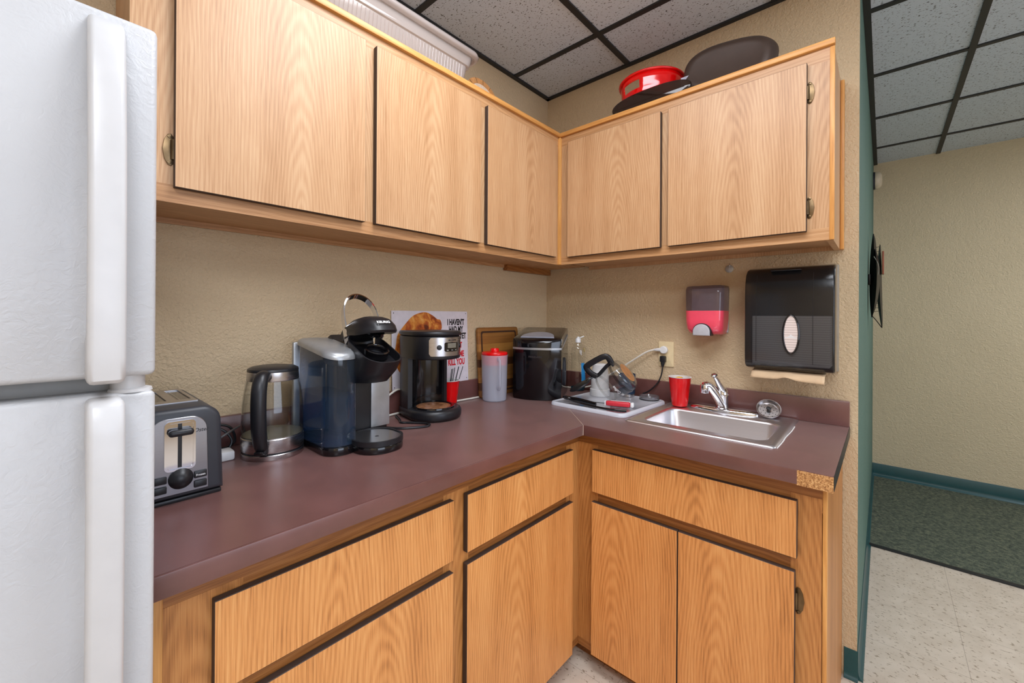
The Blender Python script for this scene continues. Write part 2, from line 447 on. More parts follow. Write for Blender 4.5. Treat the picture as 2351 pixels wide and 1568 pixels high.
# ------------------------------------------------------------------ the setting
EW = -1.403; XF = 2.644; XL = -3.4; YR = -5.0
struct(MB().box(XL, 0.0, 0.0, 0.12, 0, ZC+0.1).build('wall_back', M['wall'], smooth=0))
b = MB(); b.box(0.0, 0.12, EW, 0.12, 0, ZC+0.1); b.bm.normal_update()
for f in b.bm.faces:
    if f.normal.y < -0.9: f.material_index = 1
struct(b.build('wall_right', [M['wall'], M['wall_green']], smooth=0))
struct(MB().box(0.12, XF, EW, EW+0.12, 0, ZC+0.1).build('wall_hall', M['wall_green'], smooth=0))
struct(MB().box(XF, XF+0.12, YR, EW+0.12, 0, ZC+0.1).build('wall_far', M['wall_far'], smooth=0))
struct(MB().box(XL-0.12, XL, YR, 0.12, 0, ZC+0.1).build('wall_left', M['wall'], smooth=0))
struct(MB().cells([XL-0.12, -3.00, -0.40, XF+0.12], [0.0, 0.62, 2.38, ZC+0.1], lambda x, z: not (-3.00 < x < -0.40 and 0.62 < z < 2.38), 0, 0.12).build('wall_front', M['wall'], smooth=0))
o = bpy.data.objects['wall_front']; o.data.transform(frame((0, YR, 0), (1, 0, 0), (0, 0, 1), (0, -1, 0)))
b = MB()
for (x0, x1, z0, z1) in ((-3.00, -0.40, 0.62, 0.67), (-3.00, -0.40, 2.33, 2.38), (-3.00, -2.95, 0.67, 2.33), (-0.45, -0.40, 0.67, 2.33), (-1.725, -1.675, 0.67, 2.33)): b.box(x0, x1, YR-0.09, YR-0.03, z0, z1)
w = struct(b.build('added_window_1', M['white_plastic'], smooth=0))  # unseen window added to hold the fill light
MB().box(-2.95, -0.45, YR-0.064, YR-0.060, 0.67, 2.33).build('pane', M['glass'], w, smooth=0)
struct(MB().box(XL-0.12, XF+0.12, YR-0.12, 0.12, -0.1, 0).build('floor', M['vinyl'], smooth=0))
struct(MB().box(1.238, XF, YR, EW, 0.0, 0.006).build('floor_carpet', M['carpet'], smooth=0))
struct(MB().box(1.212, 1.240, YR, EW-0.004, 0.0, 0.009, 0.003).build('trim_threshold', M['grid']))
struct(MB().box(XL, XF, YR, 0.0, ZC+0.004, ZC+0.1).build('ceiling', M['ceil'], smooth=0))
b = MB(); gw = 0.0125
x = -0.315-0.63*4
xs = [-0.315+0.63*k for k in range(-4, 5)]
for x in xs:
    y1 = -0.001 if x < -0.02 else EW-0.001
    b.box(x-gw, x+gw, YR+0.001, y1, ZC-0.003, ZC+0.006)
for k in range(0, 8):
    y = -0.515-0.63*k
    x1 = -0.001 if y > EW else XF-0.001
    b.box(XL+0.001, x1, y-gw, y+gw, ZC-0.0035, ZC+0.005)
struct(b.build('trim_ceiling_grid', M['grid'], smooth=0))
b = MB()
b.box(XL+0.001, -0.001, -0.022, -0.001, ZC-0.006, ZC+0.005); b.box(-0.022, -0.001, EW, -0.001, ZC-0.006, ZC+0.005)
b.box(0.0, XF-0.001, EW-0.024, EW-0.0005, ZC-0.006, ZC+0.005)
struct(b.build('trim_wall_angle', M['grid'], smooth=0))
def cove(name, p0, p1, nrm, h=0.104):
    """vinyl cove base: thin face with a flared toe"""
    p0, p1, nrm = Vector(p0), Vector(p1), Vector(nrm)
    prof = [(0.0005, 0.0), (0.017, 0.0), (0.0165, 0.003), (0.009, 0.008), (0.005, 0.018), (0.0032, 0.03), (0.0028, h-0.002), (0.0015, h), (0.0005, h)]
    lp = [[tuple(p+nrm*d+Vector((0, 0, z))) for d, z in prof] for p in (p0, p1)]
    return struct(MB().loft(lp, cap0=True, cap1=True).build(name, M['teal_vinyl'], smooth=50))
cove('baseboard_far', (XF, YR, 0.006), (XF, EW, 0.006), (-1, 0, 0))
cove('baseboard_hall', (0.0, EW, 0.0), (XF-0.01, EW, 0.0), (0, -1, 0))
cove('baseboard_right', (0, EW-0.003, 0), (0, -1.366, 0), (-1, 0, 0))

# ceiling troffers (above and behind the camera; they light the place)
M['diffuser'] = plain('lit_acrylic_diffuser', S(240, 240, 236), 0.4, emit=((1.0, 0.96, 0.9, 1), 2.0))
M['tin_white'] = plain('white_painted_tin', S(235, 235, 233), 0.5)
for i, (cx, cy, lab) in enumerate(((-1.26, -1.145, 'white framed fluorescent ceiling panel above the kitchen counter'), (-2.52, -2.405, 'white framed fluorescent ceiling panel at the back of the kitchen'), (1.26, -3.35, 'white framed fluorescent ceiling panel over the hall carpet'))):
    t = thing('ceiling_light', lab, 'light', (cx, cy, ZC), 0, 'fluorescent ceiling panels')
    fb = MB()
    for a in (-1, 1):
        fb.box(cx+a*0.285, cx+a*0.302, cy-0.617, cy+0.617, ZC-0.012, ZC+0.003); fb.box(cx-0.302, cx+0.302, cy+a*0.600, cy+a*0.617, ZC-0.012, ZC+0.003)
    fb.build('frame', M['tin_white'], t)
    MB().box(cx-0.285, cx+0.285, cy-0.6, cy+0.6, ZC-0.009, ZC-0.004).build('diffuser', M['diffuser'], t)

# ------------------------------------------------------------------ cabinets
def hinge_mb(mx, h=0.072):
    """small bronze cabinet hinge: curved leaf with two screw ends and a barrel; drawn in u (towards the frame), v (up), n (out)"""
    b = MB()
    pts = [(0.0, -h/2), (0.006, -h/2+0.002), (0.012, -h/2+0.014), (0.0155, 0), (0.012, h/2-0.014), (0.006, h/2-0.002), (0.0, h/2), (-0.004, h/2-0.006), (-0.002, 0), (-0.004, -h/2+0.006)]
    b.prism(pts, 0.0, 0.0035, mx, bev=0.0012)
    b.tube([(-0.003, -h/2+0.014, 0.006), (-0.003, 0, 0.007), (-0.003, h/2-0.014, 0.006)], 0.0042, 10, mx)
    for a in (-1, 1): b.cyl((0.003, a*(h/2-0.007), 0.003), 0.0042, 0.002, 12, bev=0.001, mx=mx)
    return b
def panel(name, run, u0, u1, z0, z1, face, front, mat, parent):
    """a flat overlay door or drawer front; u runs along the wall"""
    b = MB()
    if run == 'A':
        b.box(u0, u1, front, face, z0, z1, 0.0012, 1, side_mi=1, front=Vector((0, -1, 0))); org = ((u0+u1)/2, (front+face)/2, (z0+z1)/2)
    else:
        b.box(front, face, u0, u1, z0, z1, 0.0012, 1, side_mi=1, front=Vector((-1, 0, 0))); org = ((front+face)/2, (u0+u1)/2, (z0+z1)/2)
    return b.build(name, [mat, M['dark_edge']], parent, origin=org, smooth=0)

# --- wall units
ZB, ZT, FU, DU = 1.563, 2.186, -0.290, -0.310
Z0U, Z1U = 1.595, 2.147
t = thing('wall_cabinet', 'pale oak wall cabinet with three flat doors on the wall beside the refrigerator', 'cabinet', (-1.07, -0.145, ZB))
b = MB()
b.box(-1.868, -1.850, FU+0.019, -0.003, ZB, ZT); b.box(-1.85, -0.02, -0.008, -0.003, ZB, ZT)
b.box(-1.85, -0.02, FU+0.019, -0.008, ZT-0.012, ZT); b.box(-1.85, -0.02, FU+0.019, -0.008, ZB+0.016, ZB+0.030)
b.build('carcass', M['oak_rail_x'], t, smooth=0)
for (z0, z1) in ((ZB, ZB+0.040), (ZT-0.045, ZT)): MB().box(-1.868, FU, FU, FU+0.019, z0, z1).build('face_rail', M['oak_rail_x'], t, smooth=0)
for (a, c) in ((-1.868, -1.775), (-1.350, -1.290), (-0.865, -0.800), (-0.352, FU)):
    MB().box(a, c, FU, FU+0.019, ZB+0.040, ZT-0.045).build('face_stile', M['oak'], t, origin=((a+c)/2, FU, 1.9), smooth=0)
MB().box(-1.872, -0.303, FU-0.012, FU+0.010, ZT, ZT+0.020, 0.003).build('top_trim', M['oak_trim_x'], t)
MB().box(FU-0.013, FU+0.012, FU-0.013, FU+0.012, ZB, ZT-0.001, 0.004).build('corner_post', M['oak_edge'], t)
MB().box(-0.381, -0.003, -0.030, -0.003, ZB-0.014, ZB+0.016).build('corner_cleat', M['oak_low_rail_shaded_x'], t, smooth=0)
for k, (a, c) in enumerate(((-1.794, -1.335), (-1.300, -0.847), (-0.811, -0.340))):
    d = panel('door', 'A', a, c, Z0U, Z1U, FU-0.002, DU, M['oak'], t)
    if k == 0:
        for z in (1.680, 2.060):
            hinge_mb(frame((a-0.004, FU, z), (-1, 0, 0), (0, 0, 1), (0, -1, 0))).build('hinge', M['bronze'], d)

t = thing('wall_cabinet', 'pale oak wall cabinet with two flat doors above the sink', 'cabinet', (-0.145, -0.82, ZB))
b = MB(); EU = -1.350
b.box(FU+0.019, -0.003, EU, EU+0.018, ZB, ZT); b.box(-0.008, -0.003, EU+0.018, FU, ZB, ZT)
b.box(FU+0.019, -0.008, EU+0.018, FU, ZT-0.012, ZT); b.box(FU+0.019, -0.008, EU+0.018, FU, ZB+0.016, ZB+0.030)
b.build('carcass', M['oak'], t, smooth=0)
for (z0, z1) in ((ZB, ZB+0.040), (ZT-0.045, ZT)): MB().box(FU, FU+0.019, EU, FU-0.013, z0, z1).build('face_rail', M['oak_rail_y'], t, smooth=0)
for (a, c) in ((EU, -1.270), (-0.842, -0.788), (-0.362, FU-0.013)):
    MB().box(FU, FU+0.019, a, c, ZB+0.040, ZT-0.045).build('face_stile', M['oak'], t, origin=(FU, (a+c)/2, 1.9), smooth=0)
MB().box(FU-0.012, FU+0.010, EU-0.004, -0.281, ZT, ZT+0.020, 0.003).build('top_trim', M['oak_trim_y'], t)
MB().box(FU-0.002, FU+0.006, EU-0.003, EU+0.010, ZB, ZT-0.002, 0.002).build('edge_trim', M['oak_edge'], t)
MB().box(-0.030, -0.003, EU-0.012, EU-0.0005, ZB, ZT-0.004, 0.002).build('scribe_strip', M['oak_edge'], t)
for k, (a, c) in enumerate(((-0.799, -0.350), (-1.282, -0.829))):
    d = panel('door', 'B', a, c, Z0U, Z1U, FU-0.002, DU, M['oak'], t)
    if k == 1:
        for z in (1.674, 2.053):
            hinge_mb(frame((FU, a-0.004, z), (0, -1, 0), (0, 0, 1), (-1, 0, 0))).build('hinge', M['bronze'], d)

# --- base units
FB, DB = -0.613, -0.632
ZK, ZU = 0.066, 0.876
t = thing('base_cabinet', 'amber oak base cabinet with two drawers over two doors beside the refrigerator', 'cabinet', (-1.2, -0.3, 0))
b = MB()
b.box(-1.864, -1.846, FB+0.019, -0.003, ZK, ZU); b.box(-1.846, -0.02, -0.010, -0.003, ZK, ZU); b.box(-1.846, -0.02, FB+0.019, -0.010, ZK, ZK+0.016)
b.build('carcass', M['oak_low_frame_shaded'], t, smooth=0)
MB().cells([-1.852, -0.560, -0.542], [-0.6125, -0.560, -0.542], lambda x, y: y > -0.56 or x > -0.56, 0.0, ZK).build('toe_kick', M['oak_low_rail_shaded_x'], t, smooth=0)
for (x0, z0, z1) in ((-1.854, 0.800, ZU), (-1.74, 0.600, 0.690), (-1.854, ZK, 0.095)): MB().box(x0, FB, FB, FB+0.019, z0, z1).build('face_rail', M['oak_low_rail_shaded_x'], t, smooth=0)
for (a, c) in ((-1.854, -1.74), (-1.275, -1.185), (-0.700, FB)):
    b = MB()
    if a == -1.275: b.box(a, c, FB-0.0005, FB+0.018, 0.095, 0.836)
    else: b.box(a, c, FB-0.0005, FB+0.018, 0.095, 0.8365)
    b.build('face_stile', M['oak_low_frame_shaded'], t, origin=((a+c)/2, FB, 0.5), smooth=0)
MB().box(-1.866, -1.854, FB-0.001, FB+0.019, ZK, ZU, 0.001).build('edge_strip', M['oak_edge'], t)
for (a, c) in ((-1.788, -1.254), (-1.206, -0.680)):
    panel('drawer_front', 'A', a, c, 0.663, 0.823, FB-0.002, DB, M['oak_low'], t)
    panel('door', 'A', a, c, 0.072, 0.632, FB-0.002, DB, M['oak_low'], t)

t = thing('base_cabinet', 'amber oak sink base cabinet with one wide false drawer over two doors', 'cabinet', (-0.3, -0.98, 0))
b = MB(); EB = -1.360
b.box(FB+0.019, -0.003, EB, EB+0.016, ZK, ZU); b.box(FB+0.075, -0.003, EB, EB+0.016, 0.0, ZK); b.box(-0.010, -0.003, EB+0.016, FB, ZK, ZU); b.box(FB+0.019, -0.01, EB+0.016, FB, ZK, ZK+0.016)
b.build('carcass', M['oak_low_frame_shaded'], t, smooth=0)
MB().box(-0.560, -0.542, EB+0.016, -0.6135, 0.0, ZK).build('toe_kick', M['oak_low_rail_shaded_y'], t, smooth=0)
for (y0, z0, z1) in ((EB, 0.800, ZU), (-1.31, 0.600, 0.690), (EB, ZK, 0.095)): MB().box(FB, FB+0.019, y0, FB-0.0005, z0, z1).build('face_rail', M['oak_low_rail_shaded_y'], t, smooth=0)
for (a, c) in ((EB+0.007, -1.285), (-0.695, FB)):
    MB().box(FB-0.0005, FB+0.018, a, c, 0.095, 0.8365).build('face_stile', M['oak_low_frame_shaded'], t, origin=(FB, (a+c)/2, 0.5), smooth=0)
MB().box(FB-0.001, FB+0.019, EB-0.004, EB+0.006, ZK, ZU, 0.002).build('edge_strip', M['oak_edge'], t)
panel('drawer_front', 'B', -1.301, -0.680, 0.668, 0.823, FB-0.002, DB, M['oak_low'], t)
panel('door', 'B', -0.9885, -0.679, 0.070, 0.632, FB-0.002, DB, M['oak_low'], t)
d = panel('door', 'B', -1.297, -0.9905, 0.070, 0.632, FB-0.002, DB, M['oak_low'], t)
for z in (0.550, 0.150):
    hinge_mb(frame((FB, -1.301, z), (0, -1, 0), (0, 0, 1), (-1, 0, 0))).build('hinge', M['bronze'], d)

# --- worktop
ZCT, DC, EC = 0.914, -0.660, -1.380
t = thing('countertop', 'L-shaped burgundy laminate countertop with backsplash and a chipped corner', 'countertop', (-0.9, -0.3, 0.877))
b = MB()
def incounter(x, y):
    if -0.455 < x < -0.135 and -1.205 < y < -0.770: return False
    return y > DC+0.005 or x > DC+0.005
b.cells([-1.886, DC+0.005, -0.455, -0.135, -0.0005], [EC+0.001, -1.205, -0.770, DC+0.005, -0.0005], incounter, 0.877, ZCT)
b.build('slab', M['counter'], t, smooth=0)
MB().box(-1.886, DC, DC, DC+0.0049, 0.8765, ZCT, 0.0012).build('edge_band', M['counter'], t)
MB().box(DC, DC+0.0049, -1.304, DC, 0.8765, ZCT, 0.0012).build('edge_band', M['counter'], t)
b = MB()
pts = [(DC+0.0049, -1.3035), (DC+0.0010, -1.3035), (DC+0.0025, -1.3085), (DC+0.0012, -1.315), (DC+0.0008, EC+0.0005), (DC+0.0049, EC+0.0005)]
b.prism(pts, 0.8745, ZCT-0.0012)
b.build('exposed_core', M['chip'], t, smooth=0)['label'] = 'bare particleboard where the edge strip is missing'
MB().box(DC+0.006, -0.0005, EC-0.0005, EC+0.0008, 0.8772, ZCT-0.0004).build('end_strip', M['black'], t)
MB().box(-1.886, -0.0005, -0.020, -0.0005, ZCT, 1.007, 0.003).build('backsplash', M['counter'], t)
MB().box(-0.020, -0.0005, EC, -0.0205, ZCT, 1.007, 0.003).build('backsplash', M['counter'], t)
M['seam'] = plain('pale_joint_filler', S(196, 176, 160), 0.7)
mxs = Matrix.Translation((-0.60, -0.60, 0)) @ Matrix.Rotation(PI/4, 4, 'Z')
b = MB(); b.box(-0.083, 0.33, -0.0007, 0.0007, ZCT-0.002, ZCT+0.0003, mx=mxs)
b.box(-0.0855, -0.0835, -0.0007, 0.0007, 0.8768, ZCT, mx=mxs)
b.build('mitre_seam', M['seam'], t, smooth=0)

# ------------------------------------------------------------------ refrigerator
t = thing('refrigerator', 'white pebbled top-freezer refrigerator with long vertical handles', 'refrigerator', (-2.25, -0.4, 0))
MB().box(-2.620, -1.892, -0.695, -0.060, 0.03, 1.685, 0.006).build('body', M['fridge'], t)
MB().box(-2.610, -1.900, -0.700, -0.694, 0.12, 1.68).build('gasket', M['gap'], t, smooth=0)
def fdoor(z0, z1): return MB().box(-2.625, -1.883, -0.752, -0.700, z0, z1, 0.007, 3)
fz = fdoor(1.232, 1.692).build('freezer_door', M['fridge'], t)
fd = fdoor(0.110, 1.211).build('refrigerator_door', M['fridge'], t)
def handle(prof, name, par):
    b = MB(); b.prism(prof, -1.9505, -1.9165, frame((0, 0, 0), (0, 1, 0), (0, 0, 1), (1, 0, 0)), bev=0.007, seg=3)
    return b.build(name, M['fridge_smooth'], par, smooth=50)
out = [(-0.7515, 1.680), (-0.762, 1.676), (-0.774, 1.655), (-0.785, 1.600), (-0.794, 1.520), (-0.799, 1.440), (-0.801, 1.340), (-0.800, 1.260), (-0.797, 1.234), (-0.788, 1.229), (-0.7515, 1.229)]
inn = [(-0.7515, 1.285), (-0.772, 1.292), (-0.779, 1.320), (-0.781, 1.420), (-0.776, 1.500), (-0.766, 1.570), (-0.7515, 1.625)]
handle(out+inn, 'handle', fz)
out = [(-0.7515, 1.209), (-0.786, 1.209), (-0.794, 1.202), (-0.798, 1.170), (-0.800, 1.080), (-0.798, 0.960), (-0.791, 0.840), (-0.780, 0.740), (-0.764, 0.665), (-0.7515, 0.650)]
inn = [(-0.7515, 0.700), (-0.766, 0.760), (-0.776, 0.860), (-0.780, 0.980), (-0.779, 1.100), (-0.772, 1.140), (-0.7515, 1.150)]
handle(out+inn, 'handle', fd)
b = MB(); b.lathe([(0, 1.209), (0.017, 1.209), (0.017, 1.235), (0, 1.235)], 24, Matrix.Translation((-1.908, -0.728, 0)))
b.box(-1.925, -1.897, -0.728, -0.700, 1.209, 1.235, 0.002)
b.build('hinge_cover', M['fridge_smooth'], t)
b = MB(); b.lathe([(0, 1.2105), (0.023, 1.2105), (0.022, 1.214), (0.017, 1.2155), (0, 1.2155)], 24, Matrix.Translation((-1.906, -0.728, 0)))
b.build('hinge_washer', M['fridge_smooth'], t)
#@@PART2
# ------------------------------------------------------------------ toaster
t = thing('toaster', 'black toaster with a brushed steel front panel, dial and two slots, beside the refrigerator', 'toaster', (-1.79, -0.22, ZCT))
XZ = lambda y=0.0: frame((0, y, 0), (1, 0, 0), (0, 0, 1), (0, -1, 0))
def arch(x0, x1, z0, z1, r, taper=0.0, n=8):
    p = [(x0, z0), (x1, z0)]
    for (cx, a) in ((x1-taper-r, 0.0), (x0+taper+r, PI/2)):
        for k in range(n+1):
            q = a+PI/2*k/n; p.append((cx+r*math.cos(q), z1-r+r*math.sin(q)))
    return p
MB().prism(arch(-1.868, -1.712, 0.924, 1.112, 0.036, 0.005), 0.062, 0.374, XZ(), bev=0.012, seg=3).build('body', M['dark_grey'], t)
MB().box(-1.864, -1.716, -0.370, -0.066, ZCT, 0.9238, 0.003).build('base', M['black'], t)
MB().prism(arch(-1.847, -1.742, 0.934, 1.094, 0.030, 0.003), 0.3742, 0.3765, XZ(), bev=0.001, seg=1).build('front_panel', M['dull_steel'], t)
b = MB()
lo = rrect(-1.7925, 1.036, 0.0265, 0.052, 0.009); li = rrect(-1.7925, 1.036, 0.0225, 0.048, 0.007)
b.loft([[(x, -0.3766, z) for x, z in lo], [(x, -0.3795, z) for x, z in lo], [(x, -0.3795, z) for x, z in li], [(x, -0.3767, z) for x, z in li]])
w = b.build('lever_window', M['chrome'], t)
MB().box(-1.815, -1.770, -0.3772, -0.3765, 0.989, 1.083).build('mirror_plate', M['chrome'], w, smooth=0)
MB().box(-1.7965, -1.7895, -0.3778, -0.3772, 0.990, 1.082).build('lever_slot', M['black'], w, smooth=0)
b = MB(); b.box(-1.814, -1.771, -0.396, -0.3785, 1.058, 1.072, 0.006, 3); b.build('lever', M['black'], t)
b = MB(); b.lathe([(0, 0.0), (0.0215, 0.0), (0.0215, 0.003), (0.019, 0.006), (0.016, 0.010), (0.012, 0.0135), (0.006, 0.016), (0, 0.0165)], 32, frame((-1.791, -0.3766, 0.966), (1, 0, 0), (0, 0, 1), (0, -1, 0)))
b.build('browning_dial', M['black'], t)
for (bx, z) in ((-1.757, 0.967), (-1.757, 0.947), (-1.826, 0.969), (-1.826, 0.949)):
    o = MB().box(bx-0.0115, bx+0.0115, -0.3805, -0.3766, z-0.0075, z+0.0075, 0.002).build('button', M['black'], t)
    if z == 0.967: text('Frozen', 0.006, frame((bx, -0.3806, z-0.001), (1, 0, 0), (0, 0, 1), (0, -1, 0)), M['white_plastic'], 'lettering', o, 0.0001, 0.0001)
text('Oster', 0.011, frame((-1.7555, -0.3768, 1.062), (1, 0, 0), (0.25, 0, 1), (0, -1, 0)), M['black'], 'maker_lettering', t, 0.0001, 0.0001)
b = MB(); b.cells([-1.833, -1.826, -1.799, -1.781, -1.754, -1.747], [-0.300, -0.268, -0.110, -0.090], lambda x, y: not (-0.268 < y < -0.11 and (-1.826 < x < -1.799 or -1.781 < x < -1.754)), 1.1115, 1.1145)
b.build('slot_plate', M['steel'], t, smooth=0)
for xa in (-1.825, -1.780):
    MB().box(xa, xa+0.025, -0.262, -0.116, 1.1119, 1.1123).build('slot', M['black_gloss'], t, smooth=0)
    b = MB()
    b.tube([(xa+0.006, -0.262, 1.1128), (xa+0.006, -0.116, 1.1128)], 0.0007, 6)
    b.build('wire_guide', M['chrome'], t)

# ------------------------------------------------------------------ power strip and cables behind the toaster
t = thing('power_strip', 'white power strip lying behind the toaster', 'power strip', (-1.665, -0.16, ZCT))
MB().box(-1.715, -1.634, -0.160, -0.112, ZCT, 0.940, 0.006).build('housing', M['white_plastic'], t)
def cable(name, pts, r, mat, label, cat='cord', flat=1.0, parent=None):
    o = MB().tube(smooth_path(pts, 8), r, 8, flat=flat).build(name, mat, parent)
    return o if parent is not None else tag(o, label, cat)
cable('black_cable', [(-1.660, -0.030, 0.918), (-1.690, -0.045, 0.960), (-1.668, -0.055, 0.992), (-1.625, -0.062, 0.985), (-1.612, -0.070, 0.945), (-1.640, -0.080, 0.930), (-1.690, -0.085, 0.950), (-1.700, -0.090, 0.985), (-1.655, -0.095, 0.990), (-1.628, -0.10, 0.955), (-1.640, -0.103, 0.925)], 0.0035, M['black'], 'coiled black cable against the backsplash between toaster and kettle')
cable('grey_cable', [(-1.72, -0.100, 0.950), (-1.67, -0.105, 0.962), (-1.645, -0.108, 0.975), (-1.615, -0.085, 0.982), (-1.590, -0.060, 0.980), (-1.575, -0.040, 0.940), (-1.565, -0.035, 0.918)], 0.003, plain('grey_cable_rubber', S(92, 90, 90), 0.5), 'grey cable running above the white power strip')

# ------------------------------------------------------------------ kettle
KX, KY = -1.5427, -0.1705
t = thing('electric_kettle', 'glass electric kettle with steel base and black handle and lid', 'kettle', (KX, KY, ZCT))
T = Matrix.Translation((KX, KY, 0))
MB().lathe([(0, .9142), (.0795, .9142), (.0805, .917), (.0805, .9275), (.079, .929), (0, .929)], 64, T).build('power_base', M['steel'], t)
MB().lathe([(0.05, .929), (.077, .929), (.077, .934), (.05, .934)], 64, T).build('gap_ring', M['black'], t)
MB().lathe([(0, .934), (.0795, .934), (.0805, .936), (.0805, .9695), (.0785, .9715), (.0785, .9730), (0, .9730)], 64, T).build('lower_body', M['steel'], t)
M['kettle_plate'] = plain('scaled_kettle_floor', S(120, 116, 100), 0.4, 0.6)
MB().lathe([(0, .9732), (.0775, .9732), (.0775, .9745), (0, .9745)], 48, T).build('heating_plate', M['kettle_plate'], t)
MB().lathe([(.0795, .9732), (.0800, .99), (.0797, 1.02), (.0775, 1.06), (.0735, 1.095), (.0675, 1.1265), (.0645, 1.1265), (.0710, 1.094), (.0750, 1.06), (.0772, 1.02), (.0775, .99), (.0772, .9747)], 64, T).build('glass_jug', M['glass'], t)
MB().lathe([(.055, 1.127), (.0665, 1.127), (.0672, 1.129), (.0655, 1.1515), (.055, 1.1515)], 64, T).build('collar', M['steel'], t)
MB().lathe([(0, 1.150), (.0645, 1.150), (.0660, 1.1535), (.0645, 1.159), (.056, 1.1635), (.035, 1.167), (0, 1.168)], 64, T).build('lid', M['black'], t)
hd = Vector((-0.585, -0.811, 0)).normalized(); hs = Vector((-hd.y, hd.x, 0))
hp = [(.060, 1.140), (.080, 1.146), (.098, 1.139), (.1100, 1.116), (.1145, 1.082), (.1140, 1.045), (.1100, 1.008), (.102, .978), (.094, .962), (.088, .956)]
pts = smooth_path([(KX+hd.x*r, KY+hd.y*r, z) for r, z in hp], 5)
n = len(pts); rad = [0.0165+0.0025*math.sin(PI*i/(n-1)) for i in range(n)]
MB().tube(pts, rad, 18, flat=0.88).build('handle', M['black'], t, smooth=60)
b = MB(); b.box(-0.014, 0.014, -0.012, 0.010, .9345, .962, 0.005, mx=frame((KX+hd.x*.088, KY+hd.y*.088, 0), tuple(hs), tuple(hd), (0, 0, 1)))
hb = b.build('switch_bracket', M['black'], t)
b = MB(); b.box(-0.012, 0.012, 0.008, 0.020, .941, .951, 0.003, mx=frame((KX+hd.x*.092, KY+hd.y*.092, 0), tuple(hs), tuple(hd), (0, 0, 1)))
b.build('switch', M['black_gloss'], hb)

# ------------------------------------------------------------------ pod coffee machine
t = thing('pod_coffee_machine', 'black and silver pod coffee machine with water tank and raised chrome handle', 'coffee machine', (-1.34, -0.25, ZCT))
MB().prism(rrect(-1.408, -0.222, 0.053, 0.122, 0.048), ZCT, 0.939, bev=0.005).build('tank_base', M['black_gloss'], t)
MB().prism(rrect(-1.312, -0.255, 0.0740, 0.162, 0.066), ZCT, 0.936, bev=0.005).build('base', M['black_gloss'], t)
dt = MB(); lo = rrect(-1.312, -0.335, 0.0755, 0.083, 0.070, 8); li = rrect(-1.312, -0.335, 0.0695, 0.077, 0.064, 8)
dt.loft([at(lo, 0.9362), at(lo, 0.951), at(li, 0.951), at(li, 0.946)], cap0=True, cap1=True)
dt = dt.build('drip_tray', M['black'], t)
M['grate'] = steel('wet_drip_grate', S(190, 190, 192), 0.25, 'x')
g = MB(); g.prism(rrect(-1.312, -0.335, 0.0690, 0.0765, 0.0635, 8), 0.9462, 0.9485); g = g.build('grate', M['grate'], dt, smooth=0)
MB().cyl((-1.312, -0.345, 0.9484), 0.006, 0.0006, 5).build('drain_hole', M['black'], g)
MB().prism(rrect(-1.2865, -0.172, 0.0715, 0.082, 0.018), 0.936, 1.150, bev=0.004).build('column', M['black'], t)
MB().box(-1.282, -1.2155, -0.2580, -0.2545, 0.9515, 1.122, 0.001).build('front_panel', M['silver'], t)
M['tank'] = clear('blue_grey_tank_plastic', (0.74, 0.80, 0.88, 1), 0.04, body=(0.24, 0.32, 0.42, 1), body_fac=0.10)
M['water'] = clear('tank_water', (0.55, 0.74, 0.92, 1), 0.02, body=(0.08, 0.20, 0.34, 1), body_fac=0.14, ior=1.1)
tp = rrect(-1.409, -0.222, 0.0505, 0.117, 0.046, 8); ti = rrect(-1.409, -0.222, 0.0485, 0.115, 0.044, 8)
ztop = lambda y, o=0.0: 1.184+o+0.034*math.sin(min(1, max(0, (y+0.339)/0.20))*PI/2)
MB().loft([at(tp, 0.9395), at(tp, 1.0), [(x, y, ztop(y)) for x, y in tp]], cap0=True).build('water_tank', M['tank'], t)
MB().loft([at(ti, 0.9410), at(ti, 1.078)], cap0=True, cap1=True).build('water', M['water'], t)
lo = rrect(-1.409, -0.218, 0.0535, 0.124, 0.048, 8); lm = rrect(-1.409, -0.218, 0.0500, 0.118, 0.045, 8); ls = rrect(-1.409, -0.215, 0.040, 0.105, 0.036, 8)
tl = MB().loft([[(x, y, ztop(y, 0.0005)) for x, y in lo], [(x, y, ztop(y, 0.010)) for x, y in lo], [(x, y, ztop(y, 0.017)) for x, y in lm], [(x, y, ztop(y, 0.021)) for x, y in ls]], cap0=True, cap1=True).build('tank_lid', M['silver'], t, smooth=50)
MB().box(-1.4625, -1.358, -0.103, -0.086, 0.914, 1.226, 0.005).build('back_housing', M['silver'], t)
# brew chamber: a hollow cup tilted forward
def tilt(cy, cz, hx, hy, r, ang, cx=-1.320):
    return [(x, cy+y*math.cos(ang), cz+y*math.sin(ang)) for x, y in rrect(cx, 0, hx, hy, r, 8)]
A = math.radians(23)
MB().loft([tilt(-0.292, 1.106, 0.043, 0.050, 0.038, math.radians(-8)), tilt(-0.300, 1.113, 0.050, 0.064, 0.043, 0.0), tilt(-0.326, 1.165, 0.057, 0.082, 0.048, A*0.6), tilt(-0.342, 1.213, 0.060, 0.092, 0.050, A), tilt(-0.342, 1.2135, 0.056, 0.088, 0.047, A), tilt(-0.336, 1.190, 0.052, 0.080, 0.045, A)], cap0=True, cap1=True).build('brew_chamber', M['black'], t, smooth=60)
rm = frame((-1.320, -0.352, 1.206), (1, 0, 0), (0, math.cos(A), math.sin(A)), (0, -math.sin(A), math.cos(A)))
MB().lathe([(.027, -0.014), (.036, -0.014), (.037, 0.006), (.034, 0.009), (.029, 0.009), (.027, 0.006), (.027, -0.014)], 40, rm).build('pod_holder', M['black_gloss'], t)
MB().lathe([(.0, -0.013), (.0265, -0.013), (.0265, -0.011), (.0, -0.011)], 32, rm).build('pod_well', M['dark_grey'], t)
